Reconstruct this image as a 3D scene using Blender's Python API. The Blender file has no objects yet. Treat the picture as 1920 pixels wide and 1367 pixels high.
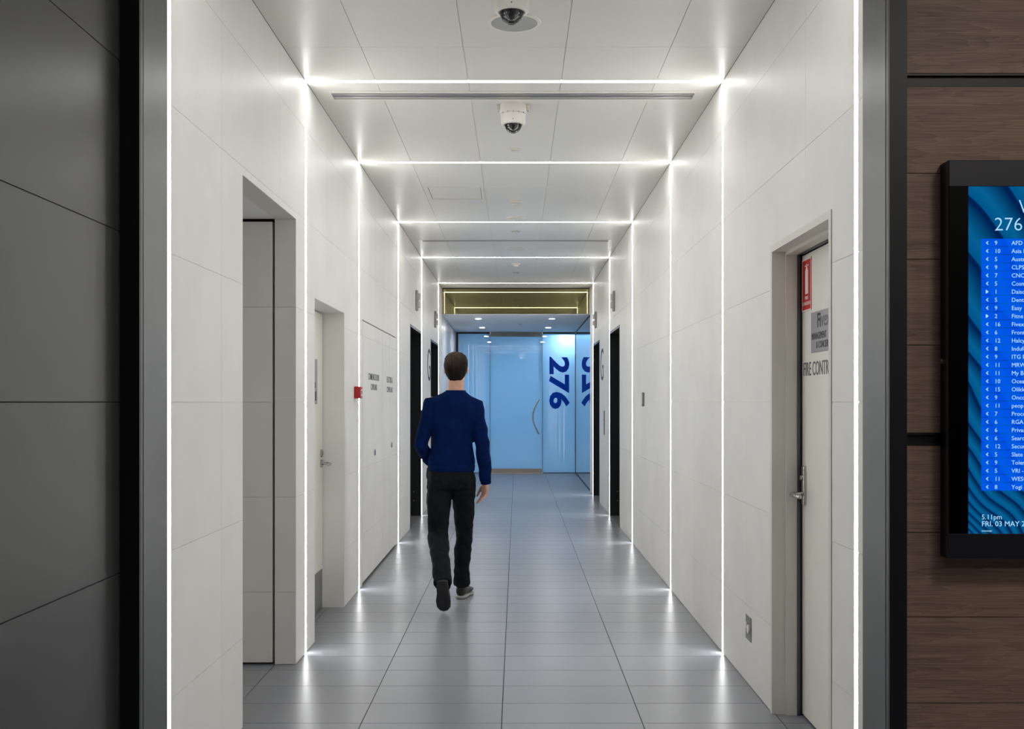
import bpy, bmesh, math, random
from mathutils import Vector, Matrix, noise

random.seed(7)
SC = bpy.context.scene
COL = SC.collection

# ------------------------------------------------------------------ camera
cam_data = bpy.data.cameras.new('camera')
cam = bpy.data.objects.new('camera', cam_data)
COL.objects.link(cam)
cam.location = (0, 0, 1.40)
cam.rotation_euler = (math.pi / 2, 0, 0)
cam_data.sensor_fit = 'HORIZONTAL'
cam_data.sensor_width = 36.0
cam_data.lens = 36.0 * 2000 / 1920
cam_data.shift_x = -9 / 1920
cam_data.shift_y = 70.5 / 1920
cam_data.clip_start = 0.05
SC.camera = cam

# ------------------------------------------------------------------ world, exposure
world = bpy.data.worlds.new('world')
SC.world = world
world.use_nodes = True
world.node_tree.nodes['Background'].inputs[0].default_value = (0.5, 0.55, 0.6, 1)
world.node_tree.nodes['Background'].inputs[1].default_value = 0.02
SC.view_settings.view_transform = 'Standard'
SC.view_settings.look = 'None'
SC.view_settings.gamma = 1.0
SC.view_settings.exposure = 0.0
SC.view_settings.use_curve_mapping = False
SC.cycles.use_denoising = True
SC.cycles.caustics_reflective = False
SC.cycles.caustics_refractive = False
SC.cycles.max_bounces = 8
SC.cycles.diffuse_bounces = 5
SC.cycles.glossy_bounces = 4
SC.cycles.sample_clamp_indirect = 6.0

LED_POWER = 26.5          # radiance of the corridor's light strips
FOYER_POWER = 34.0        # radiance of the foyer's recessed lamps
OFFICE_POWER = 38.0       # radiance of the lamps in the room behind the blue glass

# ------------------------------------------------------------------ main sizes (metres, y = distance from camera)
XL, XR, ZC = -1.177, 1.148, 3.188
FRAMES = [3.61, 5.95, 7.96, 10.60, 13.19, 16.03]
LW = 0.040                # light strip width
YP = 3.18                 # portal plane
YB = 16.70                # mirrored bulkhead
ZB = 2.777                # lower ceiling behind it
YG = 21.0                 # blue glass wall
ROWS = [0.388, 0.894, 1.400, 1.906, 2.412, 2.918]

# ------------------------------------------------------------------ materials
def mat(name, base, rough=0.5, metal=0.0, spec=0.5, coat=0.0, coat_rough=0.05, emit=None, estr=0.0):
    m = bpy.data.materials.new(name)
    m.use_nodes = True
    b = m.node_tree.nodes['Principled BSDF']
    b.inputs['Base Color'].default_value = (*base, 1)
    b.inputs['Roughness'].default_value = rough
    b.inputs['Metallic'].default_value = metal
    b.inputs['Specular IOR Level'].default_value = spec
    b.inputs['Coat Weight'].default_value = coat
    b.inputs['Coat Roughness'].default_value = coat_rough
    if emit:
        b.inputs['Emission Color'].default_value = (*emit, 1)
        b.inputs['Emission Strength'].default_value = estr
    return m

def N(m, kind, **kw):
    n = m.node_tree.nodes.new(kind)
    for k, v in kw.items():
        setattr(n, k, v)
    return n

def L(m, a, b):
    m.node_tree.links.new(a, b)

def bsdf(m):
    return m.node_tree.nodes['Principled BSDF']

def grain(m, base, var, scale, stretch=(1, 1, 1), rand=0.0, bump=0.0, bump_scale=None, rough_var=0.0, detail=4, bdist=0.002):
    """noise tint in object-independent coordinates, slight tint per object, fine relief"""
    geo = N(m, 'ShaderNodeNewGeometry')
    mp = N(m, 'ShaderNodeMapping')
    mp.inputs['Scale'].default_value = stretch
    L(m, geo.outputs['Position'], mp.inputs['Vector'])
    nz = N(m, 'ShaderNodeTexNoise')
    nz.inputs['Scale'].default_value = scale
    nz.inputs['Detail'].default_value = detail
    L(m, mp.outputs[0], nz.inputs['Vector'])
    info = N(m, 'ShaderNodeObjectInfo')
    mr = N(m, 'ShaderNodeMapRange')
    mr.inputs['From Min'].default_value = 0.3
    mr.inputs['From Max'].default_value = 0.7
    mr.inputs['To Min'].default_value = 1 - var
    mr.inputs['To Max'].default_value = 1 + var
    L(m, nz.outputs[0], mr.inputs['Value'])
    rr = N(m, 'ShaderNodeMapRange')
    rr.inputs['To Min'].default_value = 1 - rand
    rr.inputs['To Max'].default_value = 1 + rand
    L(m, info.outputs['Random'], rr.inputs['Value'])
    mu = N(m, 'ShaderNodeMath', operation='MULTIPLY')
    L(m, mr.outputs[0], mu.inputs[0]); L(m, rr.outputs[0], mu.inputs[1])
    vm = N(m, 'ShaderNodeVectorMath', operation='SCALE')
    vm.inputs[0].default_value = base
    L(m, mu.outputs[0], vm.inputs['Scale'])
    L(m, vm.outputs[0], bsdf(m).inputs['Base Color'])
    if rough_var:
        r0 = bsdf(m).inputs['Roughness'].default_value
        r = N(m, 'ShaderNodeMapRange')
        r.inputs['From Min'].default_value = 0.3; r.inputs['From Max'].default_value = 0.7
        r.inputs['To Min'].default_value = r0 - rough_var; r.inputs['To Max'].default_value = r0 + rough_var
        L(m, nz.outputs[0], r.inputs['Value']); L(m, r.outputs[0], bsdf(m).inputs['Roughness'])
    if bump:
        src = nz
        if bump_scale:
            src = N(m, 'ShaderNodeTexNoise')
            src.inputs['Scale'].default_value = bump_scale
            src.inputs['Detail'].default_value = 2
            L(m, mp.outputs[0], src.inputs['Vector'])
        bp = N(m, 'ShaderNodeBump')
        bp.inputs['Strength'].default_value = bump
        bp.inputs['Distance'].default_value = bdist
        L(m, src.outputs[0], bp.inputs['Height'])
        L(m, bp.outputs[0], bsdf(m).inputs['Normal'])
    return m

M = {}
M['panel'] = grain(mat('white_panel', (0.79, 0.775, 0.74), 0.42, spec=0.4), (0.79, 0.775, 0.74), 0.035, 3.0, rand=0.012, bump=0.03, bump_scale=260)
M['backing'] = mat('panel_backing', (0.68, 0.66, 0.61), 0.7)
M['ceil'] = grain(mat('ceiling_panel', (0.69, 0.67, 0.62), 0.34, spec=0.5), (0.69, 0.67, 0.62), 0.02, 2.0, rand=0.012)
M['paint'] = grain(mat('door_paint', (0.81, 0.785, 0.715), 0.45), (0.81, 0.785, 0.715), 0.02, 4.0)
M['frame_paint'] = grain(mat('frame_paint', (0.68, 0.655, 0.60), 0.4), (0.68, 0.655, 0.60), 0.02, 6.0)
M['soffit'] = mat('soffit_paint', (0.78, 0.78, 0.77), 0.6)
M['floor'] = grain(mat('floor_tile', (0.230, 0.240, 0.268), 0.30, spec=0.5), (0.230, 0.240, 0.268), 0.06, 5.0,
                   stretch=(1.0, 60.0, 60.0), rand=0.05, bump=0.07, bump_scale=6.0, rough_var=0.02, detail=5, bdist=0.0004)
M['grout'] = mat('grout', (0.035, 0.035, 0.035), 0.8)
M['darktile'] = grain(mat('dark_wall_tile', (0.034, 0.034, 0.034), 0.28, spec=0.35), (0.034, 0.034, 0.034), 0.06, 5.0, rand=0.03)
M['darkgap'] = mat('dark_joint', (0.012, 0.012, 0.012), 0.8)
M['black'] = mat('black_metal', (0.0035, 0.004, 0.007), 0.45)
M['liftblack'] = mat('black_lift_lining', (0.010, 0.011, 0.013), 0.35)
M['liftdoor'] = mat('dark_lift_door', (0.03, 0.03, 0.032), 0.3, metal=0.8)
M['steel'] = grain(mat('brushed_steel', (0.118, 0.120, 0.123), 0.34, metal=1.0), (0.118, 0.120, 0.123), 0.06, 4.0, stretch=(60, 60, 1), rough_var=0.03)
M['chrome'] = mat('satin_chrome', (0.55, 0.54, 0.52), 0.22, metal=1.0)
M['plate'] = grain(mat('grey_plate', (0.20, 0.20, 0.205), 0.38, metal=0.4), (0.20, 0.20, 0.205), 0.04, 10.0)
M['signplate'] = mat('aluminium_sign', (0.33, 0.335, 0.36), 0.4, metal=0.3)
M['brass'] = mat('beige_rail_metal', (0.42, 0.36, 0.30), 0.4, metal=0.6)
M['led'] = mat('led_diffuser', (0.9, 0.9, 0.9), 0.5, emit=(0.985, 0.99, 0.985), estr=LED_POWER)
M['lamp'] = mat('lamp_glass', (0.9, 0.9, 0.9), 0.5, emit=(1.0, 0.95, 0.88), estr=FOYER_POWER)
M['downlight'] = mat('downlight_glass', (0.9, 0.9, 0.9), 0.5, emit=(1.0, 0.98, 0.96), estr=420.0)
M['office'] = mat('office_lamp', (0.9, 0.9, 0.9), 0.5, emit=(0.97, 0.985, 1.0), estr=OFFICE_POWER)
M['office_near'] = mat('office_near_lamp', (0.9, 0.9, 0.9), 0.5, emit=(1.0, 0.995, 0.99), estr=560.0)
M['bronze'] = mat('bronze_mirror', (0.30, 0.265, 0.13), 0.015, metal=1.0)
M['white_plastic'] = mat('white_plastic', (0.72, 0.69, 0.63), 0.35)
M['offwhite'] = mat('offwhite_metal', (0.62, 0.61, 0.57), 0.4)
M['grille'] = grain(mat('speaker_grille', (0.36, 0.37, 0.35), 0.5), (0.36, 0.37, 0.35), 0.05, 400.0)
M['lantern'] = mat('lantern_metal', (0.38, 0.37, 0.35), 0.4, metal=0.3)
M['slit'] = mat('vent_slit', (0.02, 0.02, 0.022), 0.6)
M['slat'] = mat('vent_slat', (0.42, 0.42, 0.43), 0.32, metal=0.6)
M['red'] = mat('red_plastic', (0.42, 0.018, 0.016), 0.35)
M['signred'] = mat('red_sign', (0.55, 0.012, 0.018), 0.4)
M['signwhite'] = mat('white_print', (0.8, 0.78, 0.76), 0.5)
M['ink'] = mat('dark_lettering', (0.028, 0.028, 0.032), 0.5)
M['greyink'] = mat('grey_lettering', (0.12, 0.12, 0.125), 0.5)
M['gasket'] = mat('black_gasket', (0.010, 0.012, 0.018), 0.4)

M['darkglass'] = mat('tinted_glass', (0.035, 0.075, 0.105), 0.02, spec=0.8, coat=1.0, coat_rough=0.01)
M['lowceil'] = mat('lobby_ceiling', (0.80, 0.80, 0.80), 0.45)
M['lobbywall'] = mat('lobby_wall', (0.78, 0.78, 0.78), 0.25, spec=0.5)

def dome_mat():
    m = bpy.data.materials.new('clear_dome'); m.use_nodes = True
    nt = m.node_tree; nt.nodes.clear()
    out = N(m, 'ShaderNodeOutputMaterial')
    tr = N(m, 'ShaderNodeBsdfTransparent'); tr.inputs[0].default_value = (0.88, 0.88, 0.90, 1)
    gl = N(m, 'ShaderNodeBsdfGlossy'); gl.inputs['Roughness'].default_value = 0.03
    fr = N(m, 'ShaderNodeFresnel'); fr.inputs[0].default_value = 1.55
    mx = N(m, 'ShaderNodeMixShader')
    L(m, fr.outputs[0], mx.inputs[0]); L(m, tr.outputs[0], mx.inputs[1]); L(m, gl.outputs[0], mx.inputs[2])
    L(m, mx.outputs[0], out.inputs[0])
    return m
M['dome'] = dome_mat()

def frosted():
    """blue translucent film on glass: scatters the light of the room behind, mirrors the corridor faintly"""
    m = bpy.data.materials.new('blue_frosted_glass'); m.use_nodes = True
    nt = m.node_tree; nt.nodes.clear()
    out = N(m, 'ShaderNodeOutputMaterial')
    tl = N(m, 'ShaderNodeBsdfTranslucent'); tl.inputs[0].default_value = (0.25, 0.55, 0.96, 1)
    df = N(m, 'ShaderNodeBsdfDiffuse'); df.inputs[0].default_value = (0.10, 0.26, 0.47, 1)
    m1 = N(m, 'ShaderNodeMixShader'); m1.inputs[0].default_value = 0.5
    L(m, df.outputs[0], m1.inputs[1]); L(m, tl.outputs[0], m1.inputs[2])
    gl = N(m, 'ShaderNodeBsdfGlossy'); gl.inputs['Roughness'].default_value = 0.02
    fr = N(m, 'ShaderNodeFresnel'); fr.inputs[0].default_value = 1.95
    m2 = N(m, 'ShaderNodeMixShader')
    L(m, fr.outputs[0], m2.inputs[0]); L(m, m1.outputs[0], m2.inputs[1]); L(m, gl.outputs[0], m2.inputs[2])
    L(m, m2.outputs[0], out.inputs[0])
    return m
M['frost'] = frosted()
def clear_glass():
    m = bpy.data.materials.new('clear_glass_body'); m.use_nodes = True
    nt = m.node_tree; nt.nodes.clear()
    out = N(m, 'ShaderNodeOutputMaterial')
    tr = N(m, 'ShaderNodeBsdfTransparent'); tr.inputs[0].default_value = (0.93, 0.97, 0.97, 1)
    L(m, tr.outputs[0], out.inputs[0])
    return m
M['clear'] = clear_glass()

def vinyl():
    m = mat('blue_vinyl', (0.001, 0.10, 0.95), 0.5, spec=0.2)
    tl = N(m, 'ShaderNodeBsdfTranslucent'); tl.inputs[0].default_value = (0.002, 0.16, 1.0, 1)
    mx = N(m, 'ShaderNodeMixShader'); mx.inputs[0].default_value = 0.5
    L(m, bsdf(m).outputs[0], mx.inputs[1]); L(m, tl.outputs[0], mx.inputs[2])
    L(m, mx.outputs[0], m.node_tree.nodes['Material Output'].inputs[0])
    return m
M['blueink'] = vinyl()

def wood():
    m = mat('dark_oak', (0.1, 0.06, 0.045), 0.5, spec=0.3)
    tc = N(m, 'ShaderNodeNewGeometry')
    info = N(m, 'ShaderNodeObjectInfo')
    off = N(m, 'ShaderNodeVectorMath', operation='SCALE')
    off.inputs[0].default_value = (3.1, 0, 9.7)
    L(m, info.outputs['Random'], off.inputs['Scale'])
    ad = N(m, 'ShaderNodeVectorMath', operation='ADD')
    L(m, tc.outputs['Position'], ad.inputs[0]); L(m, off.outputs[0], ad.inputs[1])
    mp = N(m, 'ShaderNodeMapping'); mp.inputs['Scale'].default_value = (0.55, 1, 6.0)
    L(m, ad.outputs[0], mp.inputs[0])
    n1 = N(m, 'ShaderNodeTexNoise'); n1.inputs['Scale'].default_value = 2.2; n1.inputs['Detail'].default_value = 3
    L(m, mp.outputs[0], n1.inputs['Vector'])
    ph = N(m, 'ShaderNodeMath', operation='MULTIPLY'); ph.inputs[1].default_value = 15
    L(m, n1.outputs[0], ph.inputs[0])
    fr = N(m, 'ShaderNodeMath', operation='FRACT'); L(m, ph.outputs[0], fr.inputs[0])
    mp2 = N(m, 'ShaderNodeMapping'); mp2.inputs['Scale'].default_value = (5, 1, 260)
    L(m, ad.outputs[0], mp2.inputs[0])
    n2 = N(m, 'ShaderNodeTexNoise'); n2.inputs['Scale'].default_value = 1; n2.inputs['Detail'].default_value = 4
    L(m, mp2.outputs[0], n2.inputs['Vector'])
    mp3 = N(m, 'ShaderNodeMapping'); mp3.inputs['Scale'].default_value = (1.2, 1, 16)
    L(m, ad.outputs[0], mp3.inputs[0])
    n3 = N(m, 'ShaderNodeTexNoise'); n3.inputs['Scale'].default_value = 1.6; n3.inputs['Detail'].default_value = 3
    L(m, mp3.outputs[0], n3.inputs['Vector'])
    a = N(m, 'ShaderNodeMath', operation='MULTIPLY_ADD'); a.inputs[1].default_value = 0.16
    L(m, fr.outputs[0], a.inputs[0])
    b = N(m, 'ShaderNodeMath', operation='MULTIPLY_ADD'); b.inputs[1].default_value = 0.55
    L(m, n2.outputs[0], b.inputs[0])
    c = N(m, 'ShaderNodeMath', operation='MULTIPLY'); c.inputs[1].default_value = 0.5
    L(m, n3.outputs[0], c.inputs[0])
    L(m, c.outputs[0], b.inputs[2]); L(m, b.outputs[0], a.inputs[2])
    cr = N(m, 'ShaderNodeValToRGB')
    cr.color_ramp.elements[0].position = 0.36; cr.color_ramp.elements[0].color = (0.165, 0.104, 0.075, 1)
    cr.color_ramp.elements[1].position = 0.82; cr.color_ramp.elements[1].color = (0.385, 0.258, 0.192, 1)
    L(m, a.outputs[0], cr.inputs[0]); L(m, cr.outputs[0], bsdf(m).inputs['Base Color'])
    return m
M['wood'] = wood()

# ------------------------------------------------------------------ geometry helpers
ORIGIN = {}

def box(x0, x1, y0, y1, z0, z1):
    x0, x1 = sorted((x0, x1)); y0, y1 = sorted((y0, y1)); z0, z1 = sorted((z0, z1))
    v = [(x0, y0, z0), (x1, y0, z0), (x1, y1, z0), (x0, y1, z0), (x0, y0, z1), (x1, y0, z1), (x1, y1, z1), (x0, y1, z1)]
    f = [(0, 3, 2, 1), (4, 5, 6, 7), (0, 1, 5, 4), (1, 2, 6, 5), (2, 3, 7, 6), (3, 0, 4, 7)]
    return v, f

def bevbox(x0, x1, y0, y1, z0, z1, r=0.003, seg=2):
    v, f = box(x0, x1, y0, y1, z0, z1)
    bm = bmesh.new()
    vs = [bm.verts.new(p) for p in v]
    for q in f:
        bm.faces.new([vs[i] for i in q])
    bmesh.ops.bevel(bm, geom=list(bm.edges), offset=r, segments=seg, profile=0.5, affect='EDGES')
    bm.verts.index_update()
    out = [tuple(p.co) for p in bm.verts], [tuple(w.index for w in q.verts) for q in bm.faces]
    bm.free()
    return out

def join(*parts):
    V, F = [], []
    for v, f in parts:
        o = len(V)
        V += list(v)
        F += [tuple(i + o for i in q) for q in f]
    return V, F

def frame_of(t):
    t = t.normalized()
    ref = Vector((0, 0, 1)) if abs(t.z) < 0.9 else Vector((1, 0, 0))
    a = t.cross(ref).normalized()
    return a, t.cross(a).normalized()

def tube(pts, radii, n=14, caps=True, round_ends=False):
    pts = [Vector(p) for p in pts]
    if not hasattr(radii, '__len__'):
        radii = [radii] * len(pts)
    radii = list(radii)
    if round_ends:
        a = (pts[0] - pts[1]).normalized(); b = (pts[-1] - pts[-2]).normalized()
        pre = [(pts[0] + a * radii[0] * s, radii[0] * c) for s, c in ((0.97, 0.25), (0.8, 0.6), (0.45, 0.9))]
        post = [(pts[-1] + b * radii[-1] * s, radii[-1] * c) for s, c in ((0.45, 0.9), (0.8, 0.6), (0.97, 0.25))]
        pts = [p for p, _ in pre] + pts + [p for p, _ in post]
        radii = [r for _, r in pre] + radii + [r for _, r in post]
    V, F = [], []
    prev = None
    for i, p in enumerate(pts):
        t = (pts[min(i + 1, len(pts) - 1)] - pts[max(i - 1, 0)])
        if prev is None:
            a, b = frame_of(t)
        else:
            tn = t.normalized()
            a = (prev - tn * prev.dot(tn)).normalized(); b = tn.cross(a)
        prev = a
        for k in range(n):
            th = 2 * math.pi * k / n
            V.append(tuple(p + (a * math.cos(th) + b * math.sin(th)) * radii[i]))
    for i in range(len(pts) - 1):
        for k in range(n):
            F.append((i * n + k, i * n + (k + 1) % n, (i + 1) * n + (k + 1) % n, (i + 1) * n + k))
    if caps:
        F.append(tuple(range(n - 1, -1, -1)))
        o = (len(pts) - 1) * n
        F.append(tuple(o + k for k in range(n)))
    return V, F

def lathe(prof, c, n=32, ring=False):
    """profile of (radius, height) turned about the vertical through c"""
    V, F = [], []
    for r, h in prof:
        for k in range(n):
            th = 2 * math.pi * k / n
            V.append((c[0] + r * math.cos(th), c[1] + r * math.sin(th), c[2] + h))
    for i in range(len(prof) - 1):
        for k in range(n):
            F.append((i * n + k, i * n + (k + 1) % n, (i + 1) * n + (k + 1) % n, (i + 1) * n + k))
    o = (len(prof) - 1) * n
    if ring:
        F += [(o + k, o + (k + 1) % n, (k + 1) % n, k) for k in range(n)]
    else:
        F.append(tuple(range(n - 1, -1, -1)))
        F.append(tuple(o + k for k in range(n)))
    return V, F

def cells(us, vs, holes, P, w0, w1):
    """slab over the rectangles us x vs without the holes; front at w1, back at w0"""
    def inside(u, v):
        return any(h[0] - 1e-6 < u < h[1] + 1e-6 and h[2] - 1e-6 < v < h[3] + 1e-6 for h in holes)
    U = sorted(set([us[0], us[-1]] + list(us) + [x for h in holes for x in h[:2] if us[0] < x < us[-1]]))
    W = sorted(set([vs[0], vs[-1]] + list(vs) + [x for h in holes for x in h[2:] if vs[0] < x < vs[-1]]))
    nu, nv = len(U) - 1, len(W) - 1
    occ = [[not inside((U[i] + U[i + 1]) / 2, (W[j] + W[j + 1]) / 2) for j in range(nv)] for i in range(nu)]
    idx, V, F = {}, [], []
    def vid(i, j, s):
        k = (i, j, s)
        if k not in idx:
            idx[k] = len(V); V.append(P(U[i], W[j], w1 if s else w0))
        return idx[k]
    for i in range(nu):
        for j in range(nv):
            if not occ[i][j]:
                continue
            F.append((vid(i, j, 1), vid(i + 1, j, 1), vid(i + 1, j + 1, 1), vid(i, j + 1, 1)))
            F.append((vid(i, j, 0), vid(i, j + 1, 0), vid(i + 1, j + 1, 0), vid(i + 1, j, 0)))
            for di, dj, e in ((-1, 0, ((i, j), (i, j + 1))), (1, 0, ((i + 1, j + 1), (i + 1, j))), (0, -1, ((i + 1, j), (i, j))), (0, 1, ((i, j + 1), (i + 1, j + 1)))):
                a, b = i + di, j + dj
                if a < 0 or b < 0 or a >= nu or b >= nv or not occ[a][b]:
                    (p, q), (r, s) = e
                    F.append((vid(p, q, 0), vid(r, s, 0), vid(r, s, 1), vid(p, q, 1)))
    return V, F

def make_mesh(name, vf, m, smooth=False, fix=True, origin=(0, 0, 0)):
    me = bpy.data.meshes.new(name)
    o = Vector(origin)
    me.from_pydata([tuple(Vector(p) - o) for p in vf[0]], [], vf[1])
    if fix:
        bm = bmesh.new(); bm.from_mesh(me)
        bmesh.ops.recalc_face_normals(bm, faces=list(bm.faces))
        bm.to_mesh(me); bm.free()
    if m:
        me.materials.append(m)
    if smooth:
        for p in me.polygons:
            p.use_smooth = True
        if smooth == 'auto':
            me.set_sharp_from_angle(angle=math.radians(35))
    me.update()
    return me

def tag(o, label=None, cat=None, group=None, kind=None):
    if label: o['label'] = label
    if cat: o['category'] = cat
    if group: o['group'] = group
    if kind: o['kind'] = kind
    return o

def obj(name, vf, m, parent=None, smooth=False, label=None, cat=None, group=None, kind=None):
    xs, ys, zs = zip(*vf[0])
    c = Vector(((min(xs) + max(xs)) / 2, (min(ys) + max(ys)) / 2, min(zs) if parent is None else (min(zs) + max(zs)) / 2))
    o = bpy.data.objects.new(name, make_mesh(name, vf, m, smooth, True, c))
    COL.objects.link(o)
    if parent is not None:
        o.parent = parent
        o.location = c - ORIGIN[parent.name]
    else:
        o.location = c
    ORIGIN[o.name] = c
    return tag(o, label, cat, group, kind)

def thing(name, loc, label, cat, group=None, kind=None):
    o = bpy.data.objects.new(name, None)
    o.empty_display_size = 0.1
    COL.objects.link(o)
    o.location = loc
    ORIGIN[o.name] = Vector(loc)
    return tag(o, label, cat, group, kind)

def text(s, w, h, P, bold=0.0, depth=0.002, spacing=1.0):
    """lettering s stretched to w x h and laid out by P(u, v, out)"""
    cu = bpy.data.curves.new('lettering', 'FONT')
    cu.body = s
    cu.size = 1.0
    cu.offset = bold
    cu.space_character = spacing
    cu.resolution_u = 3
    cu.extrude = 0.5
    to = bpy.data.objects.new('lettering_tmp', cu)
    COL.objects.link(to)
    dg = bpy.context.evaluated_depsgraph_get()
    me = bpy.data.meshes.new_from_object(to.evaluated_get(dg))
    vs = [tuple(v.co) for v in me.vertices]
    fs = [tuple(p.vertices) for p in me.polygons]
    bpy.data.objects.remove(to); bpy.data.curves.remove(cu); bpy.data.meshes.remove(me)
    x0, x1 = min(v[0] for v in vs), max(v[0] for v in vs)
    y0, y1 = min(v[1] for v in vs), max(v[1] for v in vs)
    if w is None:
        w = (x1 - x0) * h / (y1 - y0)
    return [P((v[0] - x0) / (x1 - x0) * w, (v[1] - y0) / (y1 - y0) * h, (v[2] + 0.5) * depth) for v in vs], fs

PL = lambda u, v, w: (XL + w, u, v)          # left wall: u = y, v = z
PR = lambda u, v, w: (XR - w, u, v)          # right wall
PC = lambda u, v, w: (u, v, ZC - w)          # ceiling: u = x, v = y
PF = lambda u, v, w: (u, v, w)               # floor

def split(lo, hi, cuts):
    return [lo] + sorted(c for c in cuts if lo + 1e-4 < c < hi - 1e-4) + [hi]

def panels(name, us, vs, holes, P, w0, w1, m, parent, gap=0.0014):
    """one object for each panel of a clad surface, cut around the openings"""
    g = gap / 2
    for i in range(len(us) - 1):
        for j in range(len(vs) - 1):
            a, b, c, d = us[i] + g, us[i + 1] - g, vs[j] + g, vs[j + 1] - g
            if b - a < 0.06:
                continue
            hs = [h for h in holes if h[0] < b and h[1] > a and h[2] < d and h[3] > c]
            if any(h[0] <= a + 0.002 and h[1] >= b - 0.002 and h[2] <= c + 0.002 and h[3] >= d - 0.002 for h in hs):
                continue
            vf = cells([a, b], [c, d], hs, P, w0, w1)
            if vf[1]:
                obj(name, vf, m, parent)

# ------------------------------------------------------------------ floor
fl = obj('floor', box(-2.5, 4.6, -4.0, 25.2, -0.12, -0.004), M['grout'], label='grey stone tiled corridor floor with fine dark joints', cat='floor', kind='structure')
TX = [-1.902, -1.290, -0.678, -0.066, 0.548, 1.160, 1.340]
TY0, TD = 4.651, 0.3051
tile_mesh = {}
def tile(x0, x1, y0, y1):
    g = 0.002
    k = (round(x1 - x0, 3), round(y1 - y0, 3))
    w, d = x1 - x0, y1 - y0
    if k not in tile_mesh:
        tile_mesh[k] = make_mesh('floor_tile', box(-w / 2 + g, w / 2 - g, -d / 2 + g, d / 2 - g, -0.010, 0.0), M['floor'])
    o = bpy.data.objects.new('floor_tile', tile_mesh[k])
    COL.objects.link(o)
    o.parent = fl
    o.location = Vector(((x0 + x1) / 2, (y0 + y1) / 2, 0)) - ORIGIN['floor']
for k in range(-4, 54):
    y0 = TY0 + k * TD
    y1 = min(y0 + TD, YG)
    if y0 > YG - 0.05:
        break
    for c in range(6):
        if c == 5 and not 3.6 < y0 < 4.7:
            continue
        if c == 0 and not (4.3 < y0 < 5.6 or 6.0 < y0 < 7.3):
            continue
        tile(TX[c], TX[c + 1], y0, y1)
YF = TY0 - 4 * TD
obj('floor_slab', box(XL, 4.6, -4.0, YF - 0.002, -0.010, 0.0), M['floor'], fl)
obj('floor_slab', box(-1.4, 3.0, YG + 0.04, 25.2, -0.010, 0.0), M['lowceil'], fl)

# ------------------------------------------------------------------ corridor walls
O1 = (4.58, 5.69, -0.01, 2.376)          # passage on the left
O2 = (6.21, 7.28, -0.01, 2.010)          # recessed service door
CUP = (8.12, 10.37, -0.01, 2.030)        # cupboards
LL = [(11.77, 13.14, -0.01, 2.265), (14.58, 15.98, -0.01, 2.265)]
LR = [(11.90, 13.14, -0.01, 2.265), (14.80, 15.98, -0.01, 2.265)]
DR = (3.885, 4.815, -0.01, 2.104)        # fire control room door
SLOTS = [(f - LW / 2, f + LW / 2, -1, 9) for f in FRAMES]
YCUT = [4.25, 5.30, 6.60, 7.20, 8.90, 9.72, 11.6, 12.45, 14.2, 15.2]
us = split(YP + 0.25, YB, YCUT + FRAMES)
vs = [0.003] + ROWS + [ZC]

wl = obj('wall_left', cells(split(YP, YB, []), [0, ZC], [O1, O2, CUP] + LL, PL, -0.113, -0.004), M['backing'],
         label='left corridor wall clad in large off-white panels', cat='wall', kind='structure')
panels('wall_panel', us, vs, [O1, O2, CUP] + LL + SLOTS, PL, -0.004, 0.0, M['panel'], wl)
wr = obj('wall_right', cells(split(YP + 0.165, YB, []), [0, ZC], [DR] + LR, PR, -0.22, -0.004), M['backing'],
         label='right corridor wall clad in large off-white panels', cat='wall', kind='structure')
usr = split(YP + 0.24, YB, [4.24, 5.33, 6.95, 9.0, 9.8, 11.6, 12.45, 14.2, 15.2] + FRAMES)
panels('wall_panel', usr, vs, [DR] + LR + SLOTS, PR, -0.004, 0.0, M['panel'], wr)

# ------------------------------------------------------------------ ceiling
V1 = (-1.131, 1.085, 6.135, 6.335)       # linear diffusers
V2 = (-1.100, 1.068, 11.72, 11.92)
HATCH = (-0.765, -0.280, 8.87, 9.43)
ce = obj('ceiling', cells([XL, XR], [YP, YB], [V1, V2, HATCH], PC, -0.15, -0.004), M['backing'],
         label='off-white panelled corridor ceiling', cat='ceiling', kind='structure')
CX = split(XL + 0.001, XR - 0.001, [-0.785, -0.270, 0.247, 0.775])
CY = split(YP + 0.25, YB, [4.30, 5.37, 8.87, 12.4, 14.1] + FRAMES)
panels('ceiling_panel', CX, CY, [V1, V2, HATCH] + [(-9, 9, f - LW / 2, f + LW / 2) for f in FRAMES], PC, -0.004, 0.0, M['ceil'], ce, gap=0.0025)

# ------------------------------------------------------------------ light frames
ORD = ['at the portal edge of the corridor', 'just before the long ceiling air grille', 'beside the red alarm box', 'just past the white cupboards', 'at the nearer pair of lift openings', 'in front of the bronze mirror']
for f, d in zip(FRAMES, ORD):
    t = thing('light_frame', (0, f, 0), 'glowing white strip light frame around walls and ceiling ' + d, 'light', 'strip light frames of the corridor')
    h = LW / 2 - 0.001
    obj('light_strip', box(XL - 0.004, XL - 0.0005, f - h, f + h, 0.004, ZC - 0.002), M['led'], t)
    obj('light_strip', box(XR + 0.004, XR + 0.0005, f - h, f + h, 0.004, ZC - 0.002), M['led'], t)
    obj('light_strip', box(XL + 0.002, XR - 0.002, f - h, f + h, ZC + 0.0005, ZC + 0.004), M['led'], t)

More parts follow.
